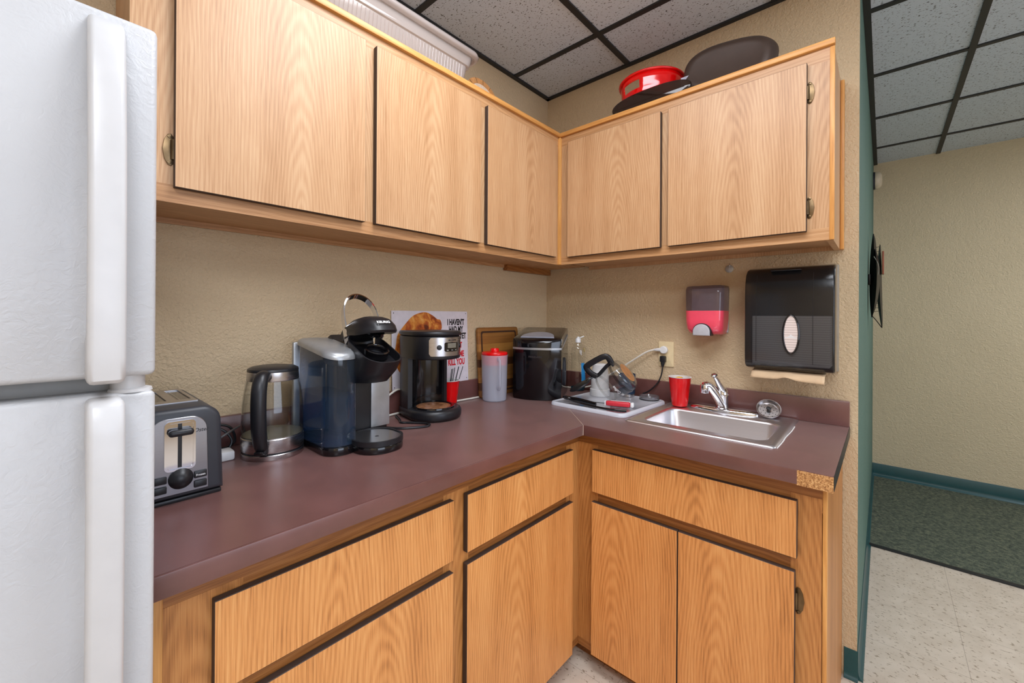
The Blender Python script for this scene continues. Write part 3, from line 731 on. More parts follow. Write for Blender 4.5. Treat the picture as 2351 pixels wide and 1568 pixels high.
MB().prism([(-0.150, 1.150), (-0.10, 1.150), (-0.10, 1.222), (-0.150, 1.248), (-0.200, 1.225), (-0.245, 1.215), (-0.245, 1.150)], -1.372, -1.262, frame((0, 0, 0), (0, 1, 0), (0, 0, 1), (1, 0, 0)), bev=0.008).build('head_hinge', M['black'], t)
hp = [(-0.165, 1.235), (-0.175, 1.256), (-0.215, 1.284), (-0.265, 1.302), (-0.315, 1.309), (-0.360, 1.303), (-0.392, 1.287), (-0.404, 1.270), (-0.398, 1.262), (-0.350, 1.262), (-0.300, 1.254), (-0.262, 1.236), (-0.225, 1.222)]
hl = MB()
for k in range(1):
    sec = []
    for q in range(9):
        u = -1+2*q/8; w = math.sqrt(max(0.0, 1-abs(u)**3.2))
        sec.append([(-1.312+u*0.060*(0.78+0.22*min(1, max(0, (-0.16-y)/0.14))), -0.200+(y+0.165)*(0.62+0.38*w)*0.82, 1.24+(z-1.24)*(0.55+0.45*w)) for y, z in hp])
    hl.loft(sec, cap0=True, cap1=True)
hl = hl.build('brew_lid', M['black'], t, smooth=45)
b = MB(); b.lathe([(0, 0.006), (.030, 0.006), (.026, -0.004), (.012, -0.010), (0, -0.011)], 32, frame((-1.320, -0.338, 1.256), (1, 0, 0), (0, 0.97, 0.24), (0, -0.24, 0.97)))
b.build('spray_head', M['black_gloss'], hl)
MB().cyl((-1.320, -0.338, 1.226), 0.0028, 0.022, 10, 0.004).build('needle', M['chrome'], hl)
text('KEURIG', 0.0125, frame((-1.318, -0.3865, 1.2925), (1, 0, 0), (0, 0.70, 0.714), (0, -0.714, 0.70)), M['white_plastic'], 'maker_lettering', hl, 0.0004, 0.0003)
pts = smooth_path([(-1.366, -0.262, 1.228), (-1.3655, -0.246, 1.268), (-1.364, -0.232, 1.302), (-1.358, -0.219, 1.333), (-1.342, -0.207, 1.359), (-1.318, -0.201, 1.372), (-1.294, -0.201, 1.372), (-1.270, -0.207, 1.359), (-1.254, -0.219, 1.333), (-1.249, -0.232, 1.302), (-1.248, -0.246, 1.268), (-1.248, -0.262, 1.235)], 5)
wv = Vector((0, -0.72, 0.69))*0.0125; lps = []
for i, p in enumerate(pts):
    d = (pts[min(i+1, len(pts)-1)]-pts[max(i-1, 0)]).normalized(); nv = d.cross(wv).normalized()*0.0022
    k = 0.75+0.35*abs(2*i/(len(pts)-1)-1)**2
    lps.append([tuple(p+wv*k+nv), tuple(p+wv*k-nv), tuple(p-wv*k-nv), tuple(p-wv*k+nv)])
MB().loft(lps, cap0=True, cap1=True).build('lift_handle', M['chrome'], t, smooth=40)

# ------------------------------------------------------------------ drip coffee maker
CX, CY = -0.958, -0.163
t = thing('drip_coffee_maker', 'black drip coffee maker with steel control panel, its carafe missing from the hot plate', 'coffee maker', (CX, -0.14, ZCT))
def oval(r, hw, back, n=28):
    p = [(CX+hw*0.72, back), (CX-hw*0.72, back), (CX-hw*0.90, back-0.040), (CX-hw*0.97, back-0.085)]
    for k in range(n+1):
        q = PI+PI*k/n; p.append((CX+r*math.cos(q), CY+r*math.sin(q)))
    return p+[(CX+hw*0.97, back-0.085), (CX+hw*0.90, back-0.040)]
MB().prism(oval(0.109, 0.102, -0.034), ZCT+0.001, 0.956, bev=0.014, seg=4).build('base', M['black'], t, smooth=50)
M['stained_plate'] = NT('coffee_stained_plate'); tt = M['stained_plate']
nn = tt.noise(tt.coords(), 40.0, 4, 0.6); tt.link(tt.ramp(nn, [(0.35, S(92, 52, 30)), (0.55, S(176, 122, 84)), (0.75, S(120, 92, 76))]), tt.b.inputs['Base Color']); tt.b.inputs['Roughness'].default_value = 0.35; M['stained_plate'] = tt.m
Tc = Matrix.Translation((CX, CY, 0))
MB().lathe([(.066, .9562), (.084, .9562), (.083, .9605), (.080, .9615), (.070, .959), (.066, .957)], 48, Tc).build('plate_ring', M['black_gloss'], t)
MB().lathe([(0, .9562), (.0665, .9562), (.0665, .9580), (.030, .9580), (.028, .9574), (0, .9574)], 48, Tc).build('hot_plate', M['stained_plate'], t)
p = [(CX-0.070, -0.037), (CX-0.088, -0.080), (CX-0.096, -0.128), (CX-0.078, -0.132)]
for k in range(13):
    q = PI-PI*0.16-(PI*0.68)*k/12; p.append((CX+0.085*math.cos(q), -0.163+0.085*math.sin(q)))
p += [(CX+0.078, -0.132), (CX+0.096, -0.128), (CX+0.088, -0.080), (CX+0.070, -0.037)]
MB().prism(p[::-1], 0.950, 1.160).build('tower', M['black'], t, smooth=30)
b = MB()
pp = [(CX+0.0848*math.cos(PI-PI*0.16-(PI*0.68)*k/16), -0.163+0.0848*math.sin(PI-PI*0.16-(PI*0.68)*k/16)) for k in range(17)]
pi_ = [(CX+0.0838*math.cos(PI-PI*0.16-(PI*0.68)*k/16), -0.163+0.0838*math.sin(PI-PI*0.16-(PI*0.68)*k/16)) for k in range(17)]
b.prism(pp+pi_[::-1], 0.962, 1.146); b.build('recess_lining', M['black_gloss'], t)
MB().prism(oval(0.103, 0.100, -0.036), 1.146, 1.2345, bev=0.006, seg=3).build('brew_head', M['black'], t, smooth=50)
MB().prism(oval(0.107, 0.104, -0.034), 1.2348, 1.2525, bev=0.0075, seg=3).build('lid', M['black'], t, smooth=50)
def onarc(phi, z, R, yc=CY, xc=CX):
    a = math.radians(phi); return frame((xc+R*math.sin(a), yc-R*math.cos(a), z), (math.cos(a), math.sin(a), 0), (0, 0, 1), (math.sin(a), -math.cos(a), 0))
def arcplate(p0, p1, z0, z1, R, th, n=20, rnd=0.0):
    lo = []
    for (r, zz) in ((R, z0), (R+th, z0), (R+th, z1), (R, z1)):
        lo.append((r, zz))
    loops = []
    for k in range(n+1):
        a = math.radians(p0+(p1-p0)*k/n); e = min(k, n-k)/n*abs(p1-p0)*PI/180*R
        ins = max(0.0, rnd-math.sqrt(max(0, rnd*rnd-(rnd-min(e, rnd))**2))) if rnd else 0
        loops.append([(CX+r*math.sin(a), CY-r*math.cos(a), zz+(ins if zz == z0 else -ins)) for r, zz in lo])
    return MB().loft(loops, cap0=True, cap1=True)
cp = arcplate(-48, 56, 1.160, 1.2295, 0.1025, 0.0016, 32, 0.010).build('control_panel', M['steel'], t, smooth=50)
b = MB(); b.cyl((0, 0, 0), 0.0095, 0.0025, 28, bev=0.001, mx=onarc(-27, 1.193, 0.1042)); b.build('brew_button', M['black'], cp)
arcplate(-16, 21, 1.177, 1.2115, 0.1042, 0.0012, 16, 0.004).build('display_surround', M['black_gloss'], cp)
M['lcd'] = plain('unlit_lcd', S(120, 116, 104), 0.3)
arcplate(-9, 14, 1.1905, 1.2085, 0.1056, 0.0003, 12).build('display', M['lcd'], cp)
for ph in (-9, 2, 13):
    b = MB(); b.box(-0.0035, 0.0035, -0.0018, 0.0018, 0, 0.001, mx=onarc(ph, 1.1825, 0.1055)); b.build('small_button', M['silver'], cp)
b = MB(); b.cyl((0, 0, 0), 0.0085, 0.0025, 24, bev=0.001, mx=onarc(35, 1.196, 0.1042)); b.build('select_button', M['black'], cp)
text('MR. COFFEE', 0.0075, onarc(4, 1.2195, 0.1042), M['black'], 'maker_lettering', cp, 0.0002, 0.0003, bend=0.104)
cable('power_cord', [(-1.062, -0.060, 0.9185), (-1.085, -0.120, 0.9185), (-1.105, -0.160, 0.9185), (-1.092, -0.180, 0.9185), (-1.070, -0.208, 0.9185), (-1.052, -0.238, 0.9185), (-1.052, -0.262, 0.9185), (-1.075, -0.272, 0.9185), (-1.115, -0.255, 0.9185), (-1.155, -0.225, 0.9185), (-1.185, -0.170, 0.9185), (-1.19, -0.08, 0.9185)], 0.0042, M['black'], '', parent=t)

# ------------------------------------------------------------------ tin sign on the backsplash
t = thing('tin_sign', 'white tin sign with black and red lettering propped behind the drip coffee maker', 'sign', (-0.845, -0.017, 1.0075))
SG = frame((-0.845, -0.0170, 1.0075), (1, 0, 0), (0, 0.036, 0.9993), (0, -0.9993, 0.036))
M['sign_white'] = plain('sign_enamel', S(214, 206, 212), 0.35)
M['ink_black'] = plain('black_ink', S(24, 20, 22), 0.45); M['ink_red'] = plain('red_ink', S(206, 24, 40), 0.45)
b = MB(); b.prism([(-0.206, 0.0), (0.206, 0.0), (0.206, 0.324), (-0.206, 0.324)], -0.0006, 0.0006, SG); b.build('plate', M['sign_white'], t, smooth=0)
def hair_mat():
    q = NT('printed_auburn_hair'); co = q.coords(); n = q.noise(co, 16.0, 4, 0.6, 1.5)
    q.link(q.ramp(n, [(0.30, S(96, 40, 20)), (0.45, S(176, 84, 34)), (0.58, S(214, 136, 56)), (0.75, S(244, 196, 118))]), q.b.inputs['Base Color']); q.b.inputs['Roughness'].default_value = 0.4; return q.m
M['hair'] = hair_mat()
def su(px, py): return ((px-905)/167.0*0.412-0.206, 0.324-(py-716)*0.00207)
hp = [(926, 842), (918, 836), (911, 818), (910, 800), (913, 782), (916, 764), (924, 752), (932, 742), (946, 727), (962, 720), (976, 719), (990, 726), (999, 733), (1006, 735), (1009, 745), (1007, 757), (990, 770), (960, 790), (938, 815), (932, 838)]
pts = [tuple(p)[:2] for p in smooth_path([(*su(*q), 0) for q in hp+[hp[0]]], 4)][:-1]
b = MB(); b.prism(pts, 0.0006, 0.0009, SG); b.build('printed_portrait', M['hair'], t, smooth=0)
for (ln, py, mt, sz, sx) in (("I HAVEN'T", 740.5, 'ink_black', 0.037, 0.60), ('HAD MY', 756.5, 'ink_black', 0.037, 0.60), ('COFFEE YET', 771.5, 'ink_black', 0.037, 0.60), ("DON'T", 792, 'ink_red', 0.037, 0.60), ('MAKE ME', 811.5, 'ink_red', 0.037, 0.60), ('KILL YOU', 829, 'ink_red', 0.039, 0.60)):
    u, v = su(1043, py)
    text(ln, sz, SG @ Matrix.Translation((u, v, 0.0009)), M[mt], 'lettering', t, 0.0016, 0.0002, sx=sx)
for (u, v) in ((-0.196, 0.314), (0.196, 0.314), (0.196, 0.012), (-0.196, 0.012)):
    MB().cyl((0, 0, 0.0005), 0.0022, 0.0003, 10, mx=SG @ Matrix.Translation((u, v, 0))).build('nail_hole', M['ink_black'], t)

# ------------------------------------------------------------------ red cups
def red_cup(cx, cy, z0, h, r0, r1, label, group):
    t = thing('plastic_cup', label, 'cup', (cx, cy, z0), 0, group)
    T = Matrix.Translation((cx, cy, z0)); f = lambda k: r0+(r1-r0)*k
    b = MB(); b.lathe([(0, .001), (r0-.002, .001), (r0, .004), (f(.18), h*.18), (f(.19)+.001, h*.20), (f(.45), h*.45), (f(.46)+.001, h*.47), (f(.72), h*.72), (f(.73)+.001, h*.745), (f(.97), h*.965), (f(.97)+.0006, h*.972)], 48, T)
    b.build('cup_wall', M['red'], t, smooth=40)
    b = MB(); b.lathe([(r0-.004, .004), (f(.97)-.0022, h*.975), (r1-.0015, h*.985), (r1+.0016, h*.978), (r1+.0022, h*.990), (r1, h), (r1-.0035, h*.992), (f(.95)-.0034, h*.94), (r0-.006, .006), (0, .006)], 48, T)
    b.build('white_lining', M['white_plastic'], t, smooth=50)
    return t
t = red_cup(-0.1055, -0.8080, 0.9218, 0.128, 0.0315, 0.0460, 'red plastic cup with a yellow scrap in it, standing on the sink rim', None)
M['yellow'] = plain('yellow_sponge', S(238, 178, 30), 0.8, wear=0.2)
o = MB().box(-0.020, 0.018, -0.012, 0.016, 0.0, 0.118, 0.006, mx=Matrix.Translation((-0.100, -0.804, 0.9285))).build('yellow_scrap', M['yellow'])
tag(o, 'yellow scrap sticking up inside the red cup at the sink', 'scrap')
t = red_cup(-0.802, -0.072, ZCT, 0.118, 0.030, 0.0455, 'red plastic cup holding black stirrers, half hidden behind the drip coffee maker', None)
sx_ = [(-0.004, 0.010, 0.030, 0.004), (0.002, 0.004, 0.040, 0.008), (0.008, -0.004, 0.052, 0.002), (-0.012, 0.000, 0.020, 0.002), (0.012, 0.006, 0.060, 0.010), (0.014, -0.010, 0.066, -0.004), (-0.018, 0.008, -0.020, 0.010)]
st0 = None
for k, (a, c, e, g) in enumerate(sx_):
    o = MB().tube([(-0.802+a*0.6, -0.072+c*0.6, ZCT+0.012), (-0.802+a*0.4+e, -0.072+c*0.5+g, ZCT+0.163+0.004*(k % 3))], 0.0017, 6).build('coffee_stirrer', M['black'])
    tag(o, 'thin black coffee stirrer standing in the half hidden red cup', 'stirrer', 'black coffee stirrers in the red cup')

# ------------------------------------------------------------------ pitcher
QX, QY = -0.5604, -0.1141
t = thing('pitcher', 'frosted plastic pitcher with a red lid before the wooden cutting board', 'pitcher', (QX, QY, ZCT))
M['frost'] = clear('frosted_plastic', (0.92, 0.94, 0.98, 1), 0.25, body=(0.90, 0.92, 1.0, 1), body_fac=0.36)
T = Matrix.Translation((QX, QY, 0))
MB().lathe([(0, .9145), (.053, .9145), (.0565, .919), (.0585, .96), (.0605, 1.06), (.0622, 1.118), (.0640, 1.1285), (.0622, 1.1285), (.0605, 1.117), (.059, 1.06), (.057, .96), (.055, .9195), (0, .918)], 56, T).build('jug', M['frost'], t)
MB().lathe([(0, 1.083), (.0572, 1.083), (.0590, 1.1275), (.0605, 1.129), (.0615, 1.134), (.0600, 1.1395), (.0590, 1.1415), (.045, 1.144), (.0205, 1.1445), (.020, 1.156), (.018, 1.159), (0, 1.1605)], 56, T).build('lid', M['red'], t)
hd = Vector((-0.52, -0.854, 0)).normalized()
pts = smooth_path([(QX+hd.x*r, QY+hd.y*r, z) for r, z in ((.060, 1.112), (.078, 1.113), (.089, 1.106), (.0915, 1.09), (.0915, 1.04), (.0905, .998), (.085, .985), (.072, .981), (.0585, .981))], 5)
MB().tube(pts, 0.0058, 10, flat=2.1).build('handle', M['frost'], t, smooth=60)

# ------------------------------------------------------------------ cutting board
def board_mat():
    q = NT('striped_acacia'); sx = q.new('ShaderNodeSeparateXYZ'); q.link(q.coords(), sx.inputs[0])
    z = sx.outputs[2]; n = q.noise(q.comb(q.math('MULTIPLY', sx.outputs[0], 6.0), 0.0, q.math('MULTIPLY', z, 90.0)), 1.0, 3)
    st = q.new('ShaderNodeTexWhiteNoise', noise_dimensions='1D'); q.link(q.math('FLOOR', q.math('MULTIPLY', z, 27.0)), st.inputs['W'])
    c = q.ramp(st.outputs['Value'], [(0.1, S(84, 50, 26)), (0.5, S(150, 96, 44)), (0.9, S(196, 138, 66))])
    q.link(q.mix(q.math('MULTIPLY', n, 0.7), c, S(70, 40, 20)), q.b.inputs['Base Color']); q.b.inputs['Roughness'].default_value = 0.45; return q.m
M['board'] = board_mat()
t = thing('cutting_board', 'striped dark wood cutting board leaning on the wall behind the pitcher', 'cutting board', (-0.43, -0.035, ZCT))
BG = frame((-0.435, -0.0300, ZCT), (1, 0, 0), (0, 0.070, 0.9975), (0, -0.9975, 0.070))
MB().prism(rrect(0, 0.170, 0.148, 0.170, 0.014), 0.0, 0.016, BG, bev=0.003).build('slab', M['board'], t)
o_ = rrect(0, 0.170, 0.130, 0.152, 0.012); i_ = rrect(0, 0.170, 0.121, 0.143, 0.010)
MB().loft([[(x, y, 0.0161) for x, y in o_], [(x, y, 0.0164) for x, y in o_], [(x, y, 0.0164) for x, y in i_], [(x, y, 0.0161) for x, y in i_]], mx=BG).build('juice_groove', plain('dark_groove', S(60, 34, 18), 0.6), t, smooth=0)

# ------------------------------------------------------------------ ice maker
t = thing('ice_maker', 'glossy black countertop ice maker with a grey lid window in the corner', 'ice maker', (-0.305, -0.194, ZCT), math.radians(-63))
IM = WM[t.name]
def iout(hw, front, edge, back, r=0.03, n=14):
    p = [(hw-0.012, back), (hw, back-0.012)]
    p += [(hw, edge+0.02)]
    for k in range(n+1):
        u = 1-2*k/n; p.append((hw*u if abs(u) < 1 else hw*u, front+(edge-front)*(abs(u)**2.6)))
    p += [(-hw, edge+0.02), (-hw, back-0.012), (-hw+0.012, back)]
    return p
def zb(y, a, c): 
    k = min(1, max(0, (y+0.075)/0.20)); return a+(c-a)*(k*k*(3-2*k))
io = iout(0.1175, -0.150, -0.112, 0.150); ii = iout(0.1155, -0.147, -0.110, 0.148)
MB(IM).loft([at(iout(0.113, -0.144, -0.108, 0.146), 0.001), at(io, 0.010), [(x, y, zb(y, 0.238, 0.292)) for x, y in io]], cap0=True, cap1=True).build('body', M['black_gloss'], t, smooth=40)
MB(IM).loft([[(x, y, zb(y, 0.2385, 0.2925)) for x, y in iout(0.1185, -0.1515, -0.113, 0.150)], [(x, y, zb(y, 0.2480, 0.302)) for x, y in iout(0.1185, -0.1515, -0.113, 0.150)]], cap0=True, cap1=True).build('trim_band', M['silver'], t, smooth=40)
zt = lambda y: 0.281+0.058*min(1, max(0, (y+0.15)/0.30))**0.8
MB(IM).loft([[(x, y, zb(y, 0.2485, 0.3025)) for x, y in io], [(x, y, zt(y)-0.012) for x, y in io], [(x, y, zt(y)-0.003) for x, y in ii], [(x, y, zt(y)) for x, y in iout(0.106, -0.136, -0.100, 0.138)]], cap0=True, cap1=True).build('lid', M['black_gloss'], t, smooth=50)
M['smoke_window'] = plain('grey_lid_window', S(134, 136, 148), 0.15, coat=0.5)
p = [(0.082*math.cos(PI*k/20), -0.108+0.098*math.sin(PI*k/20)) for k in range(21)]
lp0 = [(x, y, zt(y)+0.0003) for x, y in p]; 
lp1 = [(x*0.97, -0.104+(y+0.108)*0.95, zt(y)+0.006) for x, y in p]
MB(IM).loft([lp0, lp1], cap0=True, cap1=True).build('lid_window', M['smoke_window'], t, smooth=40)
M['faint'] = plain('faint_print', S(54, 50, 54), 0.4)
text('FRIGIDAIRE', 0.013, IM @ frame((0.0, -0.1512, 0.205), (1, 0, 0), (0, 0, 1), (0, -1, 0)), M['faint'], 'maker_lettering', t, 0.0001, 0.0003)
b = MB(IM); b.loft([[(0.1176+dx, 0.02+cy*s, 0.120+cz*s) for cy, cz in [(0.026*math.cos(2*PI*k/28), 0.072*math.sin(2*PI*k/28)) for k in range(28)]] for dx, s in ((0.0, 1.0), (0.0035, 0.95), (0.004, 0.85), (0.001, 0.8))], cap1=True)
v = b.build('side_vent', M['dark_grey'], t, smooth=40)
b = MB(IM)
b.box(0.1180, 0.1200, 0.000, 0.040, 0.118, 0.121); b.build('vent_slat', M['silver'], v, smooth=0)

# ------------------------------------------------------------------ white cord
cable('white_appliance_cord', [(-0.975, -0.029, 0.918), (-0.990, -0.029, 0.960), (-1.005, -0.028, 1.000), (-1.030, -0.030, 1.014), (-1.065, -0.036, 1.005), (-1.110, -0.050, 0.985), (-1.160, -0.070, 0.960), (-1.19, -0.076, 0.935)], 0.0040, M['white_rubber'], 'white cord arching up behind the drip coffee maker')
# ------------------------------------------------------------------ dish soap bottle
DX, DY = -0.072, -0.264
t = thing('dish_soap_bottle', 'clear dish soap bottle with open white cap beside the ice maker', 'bottle', (DX, DY, ZCT))
prof = [(0, .001), (.032, .001), (.037, .006), (.039, .03), (.0395, .07), (.0365, .115), (.0335, .150), (.036, .180), (.0375, .200), (.034, .222), (.023, .246), (.0125, .258), (.0115, .262)]
dm = Matrix.Translation((DX, DY, ZCT)) @ Matrix.Rotation(math.radians(-50), 4, 'Z')
MB().lathe(prof, 40, dm, squash=0.62).build('bottle', M['glass'], t, smooth=60)
M['teal_liquid'] = clear('teal_dish_soap', (0.10, 0.42, 0.55, 1), 0.03, body=(0.01, 0.16, 0.24, 1), body_fac=0.35)
MB().lathe([(0, .003), (.0300, .003), (.0350, .008), (.0370, .024), (0, .024)], 40, dm, squash=0.62).build('soap', M['teal_liquid'], t)
MB().lathe([(0, .258), (.0140, .258), (.0140, .276), (.012, .279), (.0075, .281), (.0065, .288), (0, .289)], 28, dm).build('cap', M['white_plastic'], t)
b = MB(); b.box(0.006, 0.034, -0.009, 0.009, -0.002, 0.003, 0.002, mx=Matrix.Translation((DX, DY, ZCT+0.279)) @ Matrix.Rotation(math.radians(-52), 4, 'Z') @ Matrix.Rotation(math.radians(-22), 4, 'Y'))
b.build('flip_top', M['white_plastic'], t)
M['blue_label'] = plain('blue_label', S(30, 128, 190), 0.35); M['yellow_dot'] = plain('yellow_sticker', S(240, 214, 20), 0.4)
def lab(z0, z1, a0, a1, mat, name, grow=1.004):
    lps = []
    pz = [(r, z) for r, z in prof if z0 <= z <= z1]
    for r, z in pz: lps.append([(r*1.012*math.cos(a0+(a1-a0)*k/10), r*1.012*0.62*math.sin(a0+(a1-a0)*k/10), z) for k in range(11)])
    MB().loft(lps, mx=dm, closed=False).build(name, mat, t, smooth=60)
lab(.03, .150, -1.15, 0.45, M['blue_label'], 'label')
b = MB(); b.cyl((0, 0, 0), 0.0115, 0.0006, 20, mx=Matrix.Translation((DX, DY, ZCT)) @ frame((0.0155, -0.0275, 0.218), (0.80, 0.60, 0), (-0.1, 0.13, 0.98), (0.59, -0.79, 0.16)))
b.build('round_sticker', M['yellow_dot'], t)

# ------------------------------------------------------------------ draining tray and what is on it
M['tray'] = clear('milky_tray_plastic', (0.92, 0.94, 0.98, 1), 0.2, body=(0.92, 0.94, 1.0, 1), body_fac=0.92)
TA = Matrix.Translation((-0.262, -0.546, 0)) @ Matrix.Rotation(math.radians(-2), 4, 'Z')
b = MB(); a = rrect(0, 0, 0.203, 0.186, 0.035, 8)
ins = lambda d: rrect(0, 0, 0.203-d, 0.186-d, 0.035-min(d, 0.03), 8)
b.loft([at(a, ZCT+0.0008), at(a, ZCT+0.006), at(ins(0.002), ZCT+0.012), at(ins(0.006), ZCT+0.0155), at(ins(0.013), ZCT+0.0155), at(ins(0.016), ZCT+0.0135)], mx=TA, cap0=True, cap1=True)
o = b.build('draining_tray', M['tray'], smooth=50); tag(o, 'milky plastic draining tray beside the sink', 'tray')
ZTR = ZCT+0.0142
# glass carafe, tipped over to drain
ax = (r_*0.64+Vector((0, 0, 1))*0.62-f_*0.42).normalized()
hx = (-r_*0.70+Vector((0, 0, 1))*0.66); hx = (hx-ax*hx.dot(ax)).normalized(); hy = ax.cross(hx)
CO = Vector((-0.262, -0.532, ZTR+0.0545))
CM = frame(tuple(CO), tuple(hx), tuple(hy), tuple(ax))
M['carafe_glass'] = clear('thick_carafe_glass', (0.93, 0.93, 0.92, 1), 0.03, body=(0.5, 0.5, 0.5, 1), body_fac=0.05, ior=1.75)
t = thing('glass_carafe', 'glass coffee carafe with black handle tipped upside down on the draining tray', 'carafe', (CO.x, CO.y, ZTR))
MB().lathe([(.0620, 0.0), (.0655, .008), (.0670, .020), (.0715, .050), (.0755, .080), (.0765, .100), (.0755, .113), (.0700, .123), (.0600, .127), (0, .1275)], 56, CM).build('jug', M['carafe_glass'], t, smooth=60)
M['coffee_film'] = plain('dried_coffee_film', S(176, 120, 72), 0.45, wear=0.25)
MB().lathe([(0, .1278), (.046, .1278), (.046, .1284), (0, .1284)], 40, CM).build('coffee_ring', M['coffee_film'], t)
M['smoke_band'] = clear('smoky_band', (0.55, 0.55, 0.56, 1), 0.06, body=(0.05, 0.05, 0.05, 1), body_fac=0.25)
MB().lathe([(.0768, .088), (.0775, .089), (.0778, .100), (.0768, .101)], 56, CM).build('clear_band', M['smoke_band'], t)
MB().lathe([(.0615, -.002), (.0655, -.002), (.0672, .004), (.0660, .009), (.0650, .009), (.0615, -.002)], 48, CM).build('rim', M['carafe_glass'], t)
hp = [(.0690, .010), (.100, .000), (.130, .004), (.1345, .020), (.1300, .060), (.1220, .098), (.108, .112), (.0780, .106)]
pts = smooth_path([tuple(CM @ Vector((x, 0, z))) for x, z in hp], 6)
MB().tube(pts, 0.0088, 12, flat=1.6, up=tuple(ax)).build('handle', M['black'], t, smooth=60)
MB().tube([tuple(CM @ Vector((.0705, 0, z))) for z in (.008, .03)]+[tuple(CM @ Vector((.0795, 0, z))) for z in (.08, .108)], 0.0042, 8, flat=2.0, up=tuple(hx)).build('handle_strap', M['black'], t, smooth=60)
MB().box(0.062, 0.090, -0.014, 0.014, 0.100, 0.112, 0.004, mx=CM).build('thumb_rest', M['black'], t)
# flip lid hanging open from the handle end
ld = (-r_*0.84-Vector((0, 0, 1))*0.50-f_*0.06).normalized(); ln = Vector((0, 0, 1))-ld*ld.z; ln = (ln+f_*0.06); ln = (ln-ld*ln.dot(ld)).normalized()
LO = CM @ Vector((.076, 0, -.012))
LM = frame(tuple(LO), tuple(ld), tuple(ln.cross(ld)), tuple(ln))
b = MB(); b.cyl((0.066, 0, -0.004), 0.052, 0.008, 40, bev=0.003, mx=LM); lidp = b.build('lid', M['black'], t)
b = MB(); b.box(-0.004, 0.030, -0.012, 0.012, -0.001, 0.008, 0.003, mx=LM); b.build('lid_hinge', M['black_gloss'], lidp)
mt_ = (-f_*0.8+r_*0.25-Vector((0, 0, 1))*0.1); mt_ = (mt_-ax*mt_.dot(ax)).normalized()
text('Mr. Coffee', 0.017, frame(tuple(CO+ax*0.062+mt_*0.0748), tuple(-(mt_.cross(ax)).normalized()*-1), tuple(-ax), tuple(mt_*-1*-1)) if False else frame(tuple(CO+ax*0.062+mt_*0.0746), tuple(((-ax).cross(mt_)).normalized()), tuple(-ax), tuple(mt_)), M['white_plastic'], 'maker_lettering', t, 0.0003, 0.0002, bend=0.075)
# white bottle, blue tumbler, tumbler lid
t = thing('white_bottle', 'white plastic bottle with wide base standing behind the carafe handle', 'bottle', (-0.172, -0.452, ZTR))
T = Matrix.Translation((-0.172, -0.452, ZTR))
MB().lathe([(0, .0005), (.0465, .0005), (.048, .003), (.047, .032), (.044, .035), (0, .035)], 48, T).build('base_cap', M['white_plastic'], t)
MB().lathe([(0, .0352), (.0415, .0352), (.0425, .040), (.0415, .100), (.038, .125), (.0345, .137), (.0345, .150), (.032, .153), (0, .153)], 48, T).build('body', M['white_plastic'], t)
t = thing('insulated_tumbler', 'dark blue insulated tumbler with steel foot behind the carafe', 'tumbler', (-0.098, -0.556, ZTR))
T = Matrix.Translation((-0.098, -0.556, ZTR)); M['navy'] = plain('navy_powder_coat', S(28, 52, 78), 0.4)
MB().lathe([(0, .0005), (.034, .0005), (.0355, .002), (.0360, .014), (0, .014)], 40, T).build('foot', M['steel'], t)
MB().lathe([(0, .0142), (.0368, .0142), (.0378, .017), (.0400, .100), (.0400, .108), (.037, .108), (.036, .02), (0, .02)], 40, T).build('body', M['navy'], t)
t = thing('tumbler_lid', 'round clear tumbler lid lying on the back corner of the draining tray', 'lid', (-0.100, -0.668, ZTR))
T = Matrix.Translation((-0.100, -0.668, ZTR)); M['smoke_lid'] = clear('clear_lid_plastic', (0.86, 0.86, 0.88, 1), 0.05, body=(0.5, 0.5, 0.52, 1), body_fac=0.2)
MB().lathe([(0, .003), (.030, .003), (.033, .0005), (.042, .0005), (.044, .003), (.0445, .015), (.043, .018), (.040, .018), (.037, .010), (0, .009)], 48, T).build('disc', M['smoke_lid'], t, smooth=50)
MB().lathe([(.0400, .0005), (.0442, .0005), (.0447, .0030), (.0443, .004), (.0400, .005)], 48, T).build('seal_ring', M['black'], t)
# utensils
t = thing('can_opener_tool', 'shiny black long-handled kitchen tool lying along the front of the draining tray', 'kitchen tool', (-0.43, -0.57, ZTR))
pts = smooth_path([(-0.405, -0.424, ZTR+.013), (-0.421, -0.470, ZTR+.010), (-0.432, -0.530, ZTR+.007), (-0.440, -0.600, ZTR+.006), (-0.440, -0.660, ZTR+.006), (-0.420, -0.712, ZTR+.006)], 5)
n = len(pts)
MB().tube(pts, [0.0052-0.0012*math.sin(PI*i/(n-1)) for i in range(n)], 10, flat=1.2).build('lower_handle', M['black_gloss'], t, smooth=60)
pts = smooth_path([(-0.400, -0.420, ZTR+.015), (-0.398, -0.470, ZTR+.014), (-0.396, -0.520, ZTR+.0095), (-0.398, -0.560, ZTR+.0065)], 5)
MB().tube(pts, 0.0062, 10, flat=1.5).build('upper_handle', M['black_gloss'], t, smooth=60)
b = MB(); b.loft([[(-0.404+dx*s, -0.418+dy*s, ZTR+.008+zz) for dx, dy in [(0.013*math.cos(2*PI*k/20), 0.022*math.sin(2*PI*k/20)) for k in range(20)]] for s, zz in ((0.55, 0.0), (1.0, 0.006), (1.0, 0.012), (0.7, 0.016))], cap0=True, cap1=True)
b.build('head', M['black_gloss'], t, smooth=50)
t = thing('paring_knife', 'small kitchen knife with red and white handle on the draining tray', 'knife', (-0.35, -0.62, ZTR))
kd = Vector((0.050, -0.150, 0)).normalized(); kn = Vector((-kd.y, kd.x, 0)); KM = frame((-0.362, -0.590, ZTR+.008), tuple(kd), tuple(kn), (0, 0, 1))
